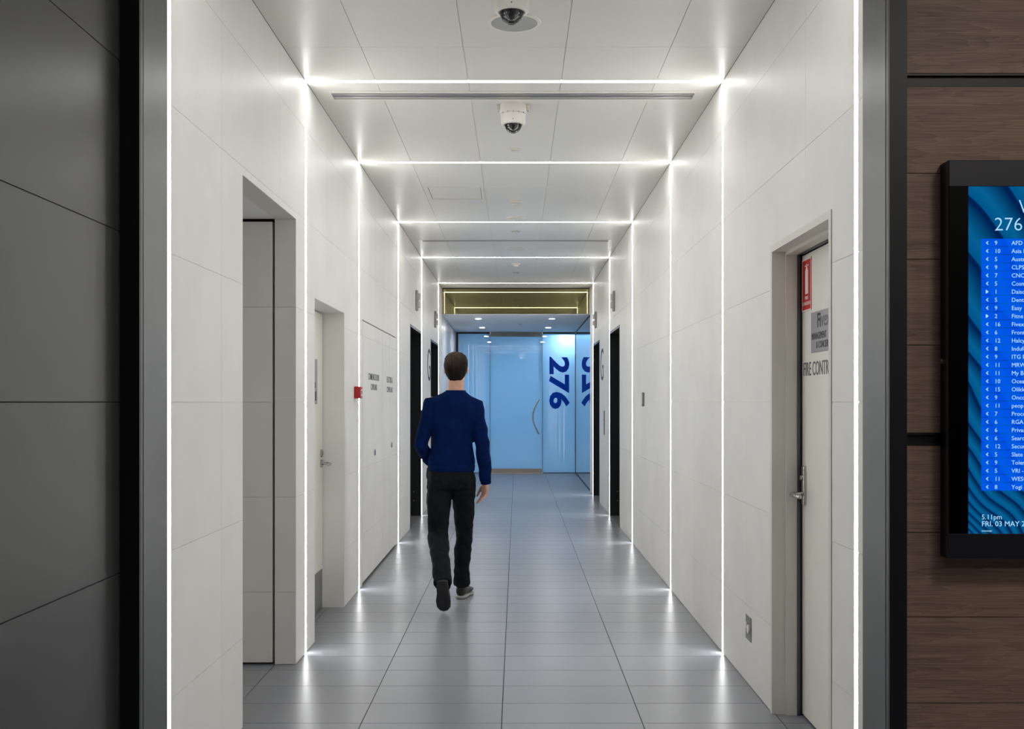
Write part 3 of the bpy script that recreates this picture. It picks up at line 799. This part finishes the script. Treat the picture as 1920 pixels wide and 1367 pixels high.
# ------------------------------------------------------------------ directory screen on the oak wall
def screen_material(x0, z0, x1, z1, rz0, rz1, nrow):
    m = bpy.data.materials.new('directory_display'); m.use_nodes = True
    nt = m.node_tree; nt.nodes.clear()
    out = N(m, 'ShaderNodeOutputMaterial'); em = N(m, 'ShaderNodeEmission')
    L(m, em.outputs[0], out.inputs[0])
    geo = N(m, 'ShaderNodeNewGeometry'); sx = N(m, 'ShaderNodeSeparateXYZ')
    L(m, geo.outputs['Position'], sx.inputs[0])
    def op(o, a, b=None, c=None):
        n = N(m, 'ShaderNodeMath', operation=o)
        for i, v in enumerate((a, b, c)):
            if v is None: continue
            if isinstance(v, (int, float)): n.inputs[i].default_value = v
            else: L(m, v, n.inputs[i])
        return n.outputs[0]
    X, Z = sx.outputs[0], sx.outputs[2]
    nz = N(m, 'ShaderNodeTexNoise'); nz.inputs['Scale'].default_value = 3.0; nz.inputs['Detail'].default_value = 1.0
    L(m, geo.outputs['Position'], nz.inputs['Vector'])
    wob = op('MULTIPLY', op('SUBTRACT', nz.outputs[0], 0.5), 0.22)
    h = op('ADD', op('ADD', op('SUBTRACT', Z, z0), op('MULTIPLY', op('SUBTRACT', X, x0), 1.5)), wob)
    ph = op('MULTIPLY', op('LOGARITHM', op('MAXIMUM', op('MULTIPLY_ADD', h, 0.16, 0.022), 0.004), 2.718282), 1 / 0.17)
    fr = op('FRACT', ph)
    cr = N(m, 'ShaderNodeValToRGB')
    e = cr.color_ramp.elements
    e[0].position = 0.0; e[0].color = (0.0, 0.09, 0.26, 1)
    e[1].position = 1.0; e[1].color = (0.0, 0.02, 0.10, 1)
    k = cr.color_ramp.elements.new(0.35); k.color = (0.002, 0.12, 0.30, 1)
    k = cr.color_ramp.elements.new(0.9); k.color = (0.0, 0.015, 0.085, 1)
    L(m, fr, cr.inputs[0])
    pitch = (rz1 - rz0) / nrow
    rowf = op('FRACT', op('DIVIDE', op('SUBTRACT', Z, rz0), pitch))
    line = op('GREATER_THAN', rowf, 0.10)
    inr = op('MULTIPLY', op('MULTIPLY', op('GREATER_THAN', Z, rz0), op('LESS_THAN', Z, rz1)), op('MULTIPLY', op('GREATER_THAN', X, x0 + 0.038), op('LESS_THAN', X, x1 - 0.038)))
    mask = op('MULTIPLY', inr, op('MULTIPLY_ADD', line, 0.42, 0.36))
    mx = N(m, 'ShaderNodeMix', data_type='RGBA')
    L(m, mask, mx.inputs[0]); L(m, cr.outputs[0], mx.inputs[6])
    mx.inputs[7].default_value = (0.0, 0.105, 1.0, 1)
    L(m, mx.outputs[2], em.inputs[0])
    em.inputs[1].default_value = 0.95
    return m

YS = 3.113
SX0, SX1, SZ0, SZ1 = 1.2624, 1.945, 0.942, 2.107
DX0, DX1, DZ0, DZ1 = 1.3185, 1.889, 1.0155, 2.030
sc = thing('directory_screen', (1.6, YP, SZ0), 'black framed portrait directory screen glowing blue on the oak wall', 'screen')
obj('housing', box(SX0, SX1, YS + 0.006, YP - 0.0005, SZ0, SZ1), M['black'], sc)
M['bezel'] = mat('screen_frame', (0.010, 0.010, 0.016), 0.4)
obj('top_bar', bevbox(SX0, SX1, YS, YS + 0.006, DZ1, SZ1, 0.001, 1), M['bezel'], sc)
obj('bottom_bar', bevbox(SX0, SX1, YS, YS + 0.006, SZ0, DZ0, 0.001, 1), M['bezel'], sc)
M['bezelglass'] = mat('bezel_glass', (0.001, 0.001, 0.001), 0.3, spec=0.1)
obj('bezel', box(SX0 + 0.001, DX0, YS + 0.002, YS + 0.006, DZ0, DZ1), M['bezelglass'], sc)
obj('bezel', box(DX1, SX1 - 0.001, YS + 0.002, YS + 0.006, DZ0, DZ1), M['bezelglass'], sc)
RZ1, PITCH = 1.4 + (754 - 447.5) / 642.4, 15.27 / 642.4
RZ0 = RZ1 - 31 * PITCH
disp = obj('display', box(DX0, DX1, YS + 0.003, YS + 0.006, DZ0, DZ1), screen_material(DX0, DZ0, DX1, DZ1, RZ0, RZ1, 31), sc)
M['glow'] = mat('screen_lettering', (0, 0, 0), 0.5, emit=(0.42, 0.72, 1.0), estr=1.0)
PS = lambda x, z: (lambda u, v, o: (x + u, YS + 0.003 - o, z + v))
T_ = 0.0004
obj('heading', join(text('276', 0.0795, 0.0375, PS(1.3965, 1.4 + 322 / 642.4), -0.012, T_), text('W', 0.050, 0.0375, PS(1.467, 1.4 + 355 / 642.4), -0.012, T_)), M['glow'], disp)
LIST = [('9', 'AFD', 0), ('10', 'Asia P', 0), ('5', 'Austr', 0), ('9', 'CLPS', 0), ('7', 'CNC', 0), ('5', 'Cosm', 0), ('1', 'Daiso', 1), ('5', 'Denta', 0), ('9', 'Easy', 0), ('2', 'Fitne', 1), ('16', 'Fivex', 0), ('6', 'Front', 0), ('12', 'Halcy', 0), ('8', 'Indufo', 0), ('9', 'ITG P', 0), ('11', 'MRW', 0), ('11', 'My Bu', 0), ('10', 'Ocea', 0), ('15', 'Olikk', 0), ('9', 'Onco', 0), ('11', 'peop', 0), ('7', 'Proce', 0), ('6', 'RGA', 0), ('6', 'Privas', 0), ('6', 'Searc', 0), ('12', 'Secur', 0), ('5', 'Slate', 0), ('9', 'Tolem', 0), ('5', 'VRI - V', 0), ('11', 'WESO', 0), ('8', 'Yogi', 0)]
def line_text(s, cap, x, z):
    """lettering at a fixed cap height with its own baseline"""
    cu = bpy.data.curves.new('lettering', 'FONT'); cu.body = s; cu.size = cap / 0.72; cu.extrude = 0.0002; cu.resolution_u = 2
    to = bpy.data.objects.new('lettering_tmp', cu); COL.objects.link(to)
    me = bpy.data.meshes.new_from_object(to.evaluated_get(bpy.context.evaluated_depsgraph_get()))
    vf = ([(x + v.co.x, YS + 0.0028 - v.co.z, z + v.co.y) for v in me.vertices], [tuple(p.vertices) for p in me.polygons])
    bpy.data.objects.remove(to); bpy.data.curves.remove(cu); bpy.data.meshes.remove(me)
    return vf
def arrow(x, z, s, d):
    pts = [(1, 1), (0.35, 1), (-1, 0), (0.35, -1), (1, -1), (0.1, 0)]
    if d: pts = [(-a, b) for a, b in pts][::-1]
    V = [(x + a * s * 0.8, YS + 0.0029, z + b * s) for a, b in pts] + [(x + a * s * 0.8, YS + 0.0025, z + b * s) for a, b in pts]
    n = len(pts)
    F = [(0, 1, 2, 5), (2, 3, 4, 5), (n + 5, n + 2, n + 1, n), (n + 5, n + 4, n + 3, n + 2)] + [(i, (i + 1) % n, n + (i + 1) % n, n + i) for i in range(n)]
    return V, F
for k, (a, b, d) in enumerate(LIST):
    zc = RZ1 - (k + 0.5) * PITCH
    obj('floor_number', line_text(a, 0.0125, 1.3955, zc - 0.006), M['glow'], disp)
    obj('tenant_name', line_text(b, 0.0125, 1.4450, zc - 0.006), M['glow'], disp)
    obj('arrow_mark', arrow(1.3740, zc, 0.0050, d), M['glow'], disp)
obj('date_lettering', join(line_text('5.11pm', 0.0145, 1.3575, 1.4 - 220 / 642.4), line_text('FRI. 03 MAY 20', 0.0155, 1.3575, 1.4 - 233 / 642.4), line_text('messengo', 0.0055, 1.358, 1.4 - 243 / 642.4)), M['glow'], disp)
obj('side_lock', tube([(SX0, 3.160, 1.521), (SX0 - 0.006, 3.160, 1.521)], 0.008, 14), M['chrome'], sc, 'auto')

# ------------------------------------------------------------------ the walking man
M['skin'] = grain(mat('skin', (0.50, 0.27, 0.19), 0.5), (0.50, 0.27, 0.19), 0.08, 30.0)
M['sweater'] = grain(mat('blue_knit', (0.0022, 0.0105, 0.062), 0.9, spec=0.04), (0.0022, 0.0105, 0.062), 0.2, 14.0, bump=0.25, bump_scale=350)
M['jeans'] = grain(mat('black_denim', (0.0065, 0.0078, 0.010), 0.85, spec=0.1), (0.0065, 0.0078, 0.010), 0.30, 14.0, bump=0.2, bump_scale=500)
M['shoe'] = mat('black_shoe', (0.010, 0.010, 0.011), 0.5)
M['sole'] = mat('grey_sole', (0.30, 0.29, 0.28), 0.6)
def hair_mat():
    m = mat('brown_hair', (0.03, 0.02, 0.014), 0.7, spec=0.12)
    tc = N(m, 'ShaderNodeTexCoord')
    nz = N(m, 'ShaderNodeTexNoise'); nz.inputs['Scale'].default_value = 60
    mp = N(m, 'ShaderNodeMapping'); mp.inputs['Scale'].default_value = (1.5, 1.5, 0.25)
    L(m, tc.outputs['Object'], mp.inputs[0]); L(m, mp.outputs[0], nz.inputs['Vector'])
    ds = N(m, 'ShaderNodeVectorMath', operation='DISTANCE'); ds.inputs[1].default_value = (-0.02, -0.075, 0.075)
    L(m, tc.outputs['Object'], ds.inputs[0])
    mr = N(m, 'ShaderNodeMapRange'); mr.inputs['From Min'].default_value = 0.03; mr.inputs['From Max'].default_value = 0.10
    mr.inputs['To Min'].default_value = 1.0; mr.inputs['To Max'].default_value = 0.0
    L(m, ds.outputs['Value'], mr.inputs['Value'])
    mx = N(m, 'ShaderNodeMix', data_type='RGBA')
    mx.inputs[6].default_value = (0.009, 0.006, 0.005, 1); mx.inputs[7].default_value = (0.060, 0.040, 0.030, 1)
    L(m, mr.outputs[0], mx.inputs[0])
    vm = N(m, 'ShaderNodeMix', data_type='RGBA', blend_type='MULTIPLY'); vm.inputs[0].default_value = 0.7
    cr = N(m, 'ShaderNodeValToRGB'); cr.color_ramp.elements[0].position = 0.35; cr.color_ramp.elements[1].position = 0.65
    cr.color_ramp.elements[0].color = (0.45, 0.45, 0.45, 1); cr.color_ramp.elements[1].color = (1.35, 1.3, 1.25, 1)
    L(m, nz.outputs[0], cr.inputs[0]); L(m, mx.outputs[2], vm.inputs[6]); L(m, cr.outputs[0], vm.inputs[7])
    L(m, vm.outputs[2], bsdf(m).inputs['Base Color'])
    return m
M['hair'] = hair_mat()

def rings(secs, n=28, sq=2.4):
    """stacked super-ellipses (cx, cy, z, rx, ry)"""
    V, F = [], []
    for cx, cy, z, rx, ry in secs:
        for k in range(n):
            th = 2 * math.pi * k / n
            c, s = math.cos(th), math.sin(th)
            V.append((cx + rx * math.copysign(abs(c) ** (2 / sq), c), cy + ry * math.copysign(abs(s) ** (2 / sq), s), z))
    for i in range(len(secs) - 1):
        for k in range(n):
            F.append((i * n + k, i * n + (k + 1) % n, (i + 1) * n + (k + 1) % n, (i + 1) * n + k))
    F.append(tuple(range(n - 1, -1, -1)))
    o = (len(secs) - 1) * n
    F.append(tuple(o + k for k in range(n)))
    return V, F

def ball(c, rx, ry, rz, n=18):
    secs = []
    for k in range(1, n // 2 + 4):
        a = -math.pi / 2 + math.pi * k / (n // 2 + 4)
        secs.append((c[0], c[1], c[2] + rz * math.sin(a), rx * math.cos(a), ry * math.cos(a)))
    return rings(secs, n, 2.0)

def fuse(parts, voxel, smooth=4, wrinkle=None):
    """melt overlapping closed shapes into one continuous surface"""
    me = make_mesh('fuse_tmp', join(*parts), None)
    ob = bpy.data.objects.new('fuse_tmp', me); COL.objects.link(ob)
    r = ob.modifiers.new('r', 'REMESH'); r.mode = 'VOXEL'; r.voxel_size = voxel; r.adaptivity = 0
    s = ob.modifiers.new('s', 'SMOOTH'); s.factor = 0.5; s.iterations = smooth
    ev = bpy.data.meshes.new_from_object(ob.evaluated_get(bpy.context.evaluated_depsgraph_get()))
    if wrinkle:
        nn = [v.normal.copy() for v in ev.vertices]
        for v, nrm in zip(ev.vertices, nn):
            v.co += nrm * wrinkle(v.co)
    vf = [tuple(v.co) for v in ev.vertices], [tuple(p.vertices) for p in ev.polygons]
    bpy.data.objects.remove(ob); bpy.data.meshes.remove(me); bpy.data.meshes.remove(ev)
    return vf

# joints (world metres): pelvis about 7.40 m from the camera
YM = 7.40
SHL, ELL, WRL = (-0.588, YM - 0.005, 1.392), (-0.664, YM - 0.050, 1.100), (-0.605, YM + 0.105, 0.985)
SHR, ELR, WRR = (-0.288, YM + 0.000, 1.378), (-0.236, YM - 0.020, 1.085), (-0.216, YM + 0.030, 0.845)
HIPL, KNL, ANL = (-0.535, YM - 0.01, 0.90), (-0.545, YM - 0.03, 0.480), (-0.487, YM - 0.40, 0.225)
HIPR, KNR, ANR = (-0.372, YM + 0.01, 0.90), (-0.372, YM + 0.14, 0.480), (-0.397, YM + 0.20, 0.090)
NX = -0.424
lerp = lambda a, b, t: tuple(a[i] + (b[i] - a[i]) * t for i in range(3))

def hand(wr, tip_dir, side_dir, back_dir, scale=1.0, curl=0.35):
    """palm, four fingers and thumb; side_dir points to the thumb"""
    w, t, s, b = Vector(wr), Vector(tip_dir).normalized(), Vector(side_dir).normalized(), Vector(back_dir).normalized()
    out = []
    palm = []
    for f, hw, th in ((-0.02, 0.026, 0.021), (0.0, 0.028, 0.020), (0.03, 0.037, 0.019), (0.06, 0.042, 0.017), (0.088, 0.041, 0.014), (0.096, 0.036, 0.010)):
        palm.append((w + t * f * scale, hw * scale, th * scale))
    V, F = [], []
    n = 16
    for c, hw, th in palm:
        for k in range(n):
            a = 2 * math.pi * k / n
            V.append(tuple(c + s * hw * math.cos(a) + b * th * math.sin(a)))
    for i in range(len(palm) - 1):
        for k in range(n):
            F.append((i * n + k, i * n + (k + 1) % n, (i + 1) * n + (k + 1) % n, (i + 1) * n + k))
    F.append(tuple(range(n - 1, -1, -1))); F.append(tuple((len(palm) - 1) * n + k for k in range(n)))
    out.append((V, F))
    for off, ln, r, cl in ((0.030, 0.078, 0.0088, 0.8), (0.0095, 0.088, 0.0092, 1.0), (-0.0115, 0.080, 0.0088, 1.15), (-0.031, 0.062, 0.0078, 1.3)):
        p = w + t * 0.080 * scale + s * off * scale
        d = t + s * off * 1.6
        pts, ang = [p], 0.10
        for seg in (0.42, 0.33, 0.25):
            ang += curl * cl
            p = p + (d.normalized() * math.cos(ang) - b * math.sin(ang)) * ln * seg * scale
            pts.append(p)
        out.append(tube(pts, [r * scale * 1.08, r * scale, r * scale * 0.94, r * scale * 0.82], 12, round_ends=True))
    p0 = w + t * 0.020 * scale + s * 0.022 * scale
    p1 = p0 + (t * 0.75 + s * 0.62 - b * 0.25).normalized() * 0.042 * scale
    p2 = p1 + (t * 0.95 + s * 0.28 - b * 0.30).normalized() * 0.032 * scale
    p3 = p2 + (t * 0.98 + s * 0.02 - b * 0.35).normalized() * 0.026 * scale
    out.append(tube([p0, p1, p2, p3], [0.0145 * scale, 0.0115 * scale, 0.0100 * scale, 0.0085 * scale], 12, round_ends=True))
    return out

# head faces away; ring centres move forward towards the chin
HC = (NX, YM + 0.045, 1.625)
head = rings([(NX, HC[1] + 0.045, 1.520, 0.030, 0.035), (NX, HC[1] + 0.035, 1.540, 0.048, 0.060), (NX, HC[1] + 0.022, 1.570, 0.060, 0.078), (NX, HC[1] + 0.010, 1.605, 0.068, 0.090), (NX, HC[1] + 0.002, 1.640, 0.073, 0.096), (NX, HC[1], 1.670, 0.074, 0.097), (NX, HC[1] - 0.002, 1.698, 0.069, 0.090), (NX, HC[1] - 0.004, 1.720, 0.055, 0.073), (NX, HC[1] - 0.005, 1.734, 0.033, 0.045), (NX, HC[1] - 0.005, 1.739, 0.012, 0.016)], 28, 2.05)
body_parts = [head,
    tube([(NX, YM + 0.005, 1.44), (NX, YM + 0.012, 1.49), (NX, YM + 0.028, 1.56), (NX, YM + 0.04, 1.60)], [0.064, 0.057, 0.055, 0.056], 20),
    ball((NX + 0.077, HC[1] - 0.004, 1.628), 0.010, 0.022, 0.033, 12), ball((NX - 0.077, HC[1] - 0.004, 1.628), 0.010, 0.022, 0.033, 12),
    tube([(NX, HC[1] + 0.092, 1.648), (NX, HC[1] + 0.106, 1.622), (NX, HC[1] + 0.118, 1.602), (NX, HC[1] + 0.100, 1.594)], [0.010, 0.012, 0.015, 0.012], 10, round_ends=True),
    tube([(NX - 0.045, HC[1] + 0.086, 1.655), (NX, HC[1] + 0.097, 1.660), (NX + 0.045, HC[1] + 0.086, 1.655)], [0.008, 0.009, 0.008], 10, round_ends=True),
    tube([(NX - 0.020, HC[1] + 0.088, 1.570), (NX, HC[1] + 0.095, 1.571), (NX + 0.020, HC[1] + 0.088, 1.570)], [0.006, 0.008, 0.006], 10, round_ends=True),
    ball((NX - 0.031, HC[1] + 0.080, 1.637), 0.012, 0.010, 0.009, 12), ball((NX + 0.031, HC[1] + 0.080, 1.637), 0.012, 0.010, 0.009, 12),
    rings([(-0.452, YM, 0.84, 0.125, 0.09), (-0.452, YM, 0.95, 0.130, 0.095), (-0.447, YM + 0.005, 1.10, 0.118, 0.085), (-0.440, YM + 0.01, 1.25, 0.140, 0.095), (-0.438, YM + 0.008, 1.38, 0.150, 0.085), (-0.432, YM + 0.005, 1.44, 0.090, 0.060), (NX, YM + 0.005, 1.47, 0.055, 0.050)]),
    tube([SHL, ELL, WRL], [0.046, 0.036, 0.024], 14, round_ends=True), tube([SHR, ELR, lerp(ELR, WRR, 0.5), WRR], [0.046, 0.037, 0.034, 0.026], 14, round_ends=True),
    tube([HIPL, KNL, ANL], [0.068, 0.048, 0.034], 14, round_ends=True), tube([HIPR, KNR, ANR], [0.068, 0.048, 0.034], 14, round_ends=True),
    tube([ANL, (-0.486, YM - 0.372, 0.165), (-0.485, YM - 0.325, 0.085), (-0.485, YM - 0.30, 0.055)], [0.030, 0.026, 0.018, 0.012], 12, round_ends=True),
    tube([ANR, (-0.387, YM + 0.29, 0.055), (-0.375, YM + 0.38, 0.040)], [0.034, 0.032, 0.024], 12, round_ends=True)]
body_parts += hand(WRR, (-0.10, 0.03, -1), (-0.45, 0.9, 0.0), (0.9, 0.45, -0.08), 1.0, 0.26)
body_parts += hand(WRL, (0.16, 0.12, -1), (0.75, 0.6, 0.15), (-0.75, 0.65, 0.0), 0.94, 0.3)
pm = thing('person', (-0.44, YM, 0), 'person walking away in blue sweater and black jeans, hand in pocket', 'person')
obj('body', fuse(body_parts, 0.0042, 3), M['skin'], pm, True)

def folds(amp, f, seed, lowz=None):
    def fn(p):
        q = Vector((p.x * f + seed, p.y * f, p.z * f * 1.1 + p.x * 6))
        return amp * (noise.noise(q) + 0.5 * noise.noise(q * 2.1))
    return fn
tor = rings([(-0.4525, YM - 0.002, 0.930, 0.158, 0.112), (-0.4525, YM - 0.002, 0.945, 0.162, 0.117), (-0.4525, YM - 0.002, 0.985, 0.163, 0.119), (-0.450, YM, 1.03, 0.152, 0.118), (-0.446, YM + 0.003, 1.10, 0.141, 0.112), (-0.443, YM + 0.006, 1.19, 0.145, 0.115), (-0.441, YM + 0.006, 1.28, 0.158, 0.117), (-0.439, YM + 0.004, 1.35, 0.168, 0.110), (-0.437, YM + 0.002, 1.400, 0.160, 0.096), (-0.434, YM + 0.002, 1.436, 0.124, 0.082), (-0.430, YM + 0.004, 1.462, 0.092, 0.072), (NX, YM + 0.006, 1.474, 0.068, 0.066)], 32, 2.5)
la = tube([(-0.535, YM, 1.405), SHL, lerp(SHL, ELL, 0.35), lerp(SHL, ELL, 0.7), ELL, lerp(ELL, WRL, 0.4), lerp(ELL, WRL, 0.85), WRL], [0.052, 0.059, 0.056, 0.052, 0.050, 0.046, 0.042, 0.040], 18, round_ends=True)
ra = tube([(-0.340, YM, 1.395), SHR, lerp(SHR, ELR, 0.35), lerp(SHR, ELR, 0.7), ELR, lerp(ELR, WRR, 0.4), lerp(ELR, WRR, 0.8), lerp(ELR, WRR, 0.97)], [0.052, 0.059, 0.055, 0.051, 0.049, 0.046, 0.041, 0.040], 18, round_ends=False)
sw_ = obj('sweater', fuse([tor, la, ra], 0.0065, 5, folds(0.0085, 10, 3.3)), M['sweater'], pm, True)
obj('neckband', lathe([(0.070, 1.462), (0.073, 1.467), (0.070, 1.480), (0.065, 1.482), (0.062, 1.472)], (NX, YM + 0.008, 0), 30, True), M['sweater'], sw_, True)
obj('hem_band', rings([(-0.4525, YM - 0.002, 0.922, 0.155, 0.112), (-0.4525, YM - 0.002, 0.926, 0.160, 0.117), (-0.4525, YM - 0.002, 0.960, 0.164, 0.120), (-0.4525, YM - 0.002, 0.968, 0.158, 0.114)], 40, 2.5), M['sweater'], sw_, True)
cf = lerp(ELR, WRR, 0.90)
obj('cuff', tube([cf, lerp(ELR, WRR, 1.05)], [0.040, 0.036], 18), M['sweater'], sw_, 'auto')

hips = rings([(-0.452, YM - 0.002, 0.80, 0.150, 0.108), (-0.452, YM - 0.002, 0.86, 0.160, 0.118), (-0.452, YM - 0.002, 0.92, 0.156, 0.112), (-0.452, YM - 0.002, 0.955, 0.150, 0.105)], 32, 2.6)
ll = tube([(-0.532, YM - 0.005, 0.90), (-0.533, YM - 0.005, 0.80), lerp(HIPL, KNL, 0.45), lerp(HIPL, KNL, 0.8), KNL, lerp(KNL, ANL, 0.3), lerp(KNL, ANL, 0.6), lerp(KNL, ANL, 1.0), lerp(KNL, ANL, 1.08)], [0.088, 0.090, 0.084, 0.074, 0.072, 0.070, 0.064, 0.060, 0.058], 18)
rl = tube([(-0.374, YM + 0.005, 0.90), (-0.372, YM + 0.005, 0.80), lerp(HIPR, KNR, 0.45), lerp(HIPR, KNR, 0.8), KNR, lerp(KNR, ANR, 0.3), lerp(KNR, ANR, 0.6), lerp(KNR, ANR, 0.90)], [0.088, 0.090, 0.080, 0.066, 0.060, 0.060, 0.056, 0.054], 18)
hem = tube([lerp(KNR, ANR, 0.84), lerp(KNR, ANR, 0.92), lerp(KNR, ANR, 0.99)], [0.055, 0.062, 0.057], 18)
obj('trousers', fuse([hips, ll, rl, hem, ball((-0.585, YM + 0.100, 0.900), 0.050, 0.055, 0.095)], 0.0065, 5, folds(0.0085, 13, 8.1)), M['jeans'], pm, True)

hair = rings([(NX, HC[1] - 0.060, 1.548, 0.034, 0.020), (NX, HC[1] - 0.050, 1.560, 0.050, 0.034), (NX, HC[1] - 0.040, 1.585, 0.066, 0.056), (NX, HC[1] - 0.034, 1.615, 0.077, 0.068), (NX, HC[1] - 0.024, 1.650, 0.083, 0.082), (NX, HC[1] - 0.012, 1.680, 0.083, 0.095), (NX, HC[1] - 0.006, 1.705, 0.078, 0.098), (NX, HC[1] - 0.004, 1.728, 0.064, 0.084), (NX, HC[1] - 0.004, 1.744, 0.040, 0.054), (NX, HC[1] - 0.004, 1.751, 0.015, 0.020)], 28, 2.1)
obj('hair', fuse([hair], 0.005, 3, lambda p: 0.0035 * noise.noise(Vector((p.x * 90, p.y * 90, p.z * 25)))), M['hair'], pm, True)

def shoe(heel, toe, up, name='shoe'):
    h, t, u = Vector(heel), Vector(toe), Vector(up).normalized()
    d = (t - h); ln = d.length; d.normalize()
    s = d.cross(u).normalized(); u = s.cross(d).normalized()
    def sect(rows):
        V, F = [], []
        n = 20
        for f, hw, lo, hi in rows:
            c = h + d * ln * f
            for k in range(n):
                a = 2 * math.pi * k / n
                V.append(tuple(c + s * hw * math.cos(a) + u * ((lo + hi) / 2 + (hi - lo) / 2 * math.copysign(abs(math.sin(a)) ** 0.8, math.sin(a)))))
        for i in range(len(rows) - 1):
            for k in range(n):
                F.append((i * n + k, i * n + (k + 1) % n, (i + 1) * n + (k + 1) % n, (i + 1) * n + k))
        F.append(tuple(range(n - 1, -1, -1))); F.append(tuple((len(rows) - 1) * n + k for k in range(n)))
        return V, F
    up_ = sect([(0.0, 0.018, 0.024, 0.075), (0.03, 0.032, 0.020, 0.100), (0.15, 0.038, 0.020, 0.112), (0.32, 0.038, 0.020, 0.108), (0.48, 0.041, 0.020, 0.085), (0.68, 0.047, 0.020, 0.066), (0.86, 0.043, 0.020, 0.055), (0.96, 0.028, 0.022, 0.045), (1.0, 0.010, 0.024, 0.036)])
    so = sect([(-0.01, 0.018, 0.002, 0.024), (0.03, 0.036, 0.0, 0.026), (0.2, 0.040, 0.0, 0.026), (0.45, 0.040, 0.0, 0.024), (0.68, 0.050, 0.0, 0.022), (0.88, 0.045, 0.0, 0.022), (0.98, 0.028, 0.002, 0.022), (1.01, 0.010, 0.006, 0.022)])
    o = obj(name, up_, M['shoe'], pm, True)
    obj('sole', so, M['sole'] if up[2] > 0.9 else M['shoe'], o, True)
shoe((-0.402, YM + 0.165, 0.001), (-0.350, YM + 0.435, 0.001), (0, 0, 1))
shoe((-0.487, YM - 0.468, 0.235), (-0.483, YM - 0.335, 0.012), (0, 0.86, 0.51))
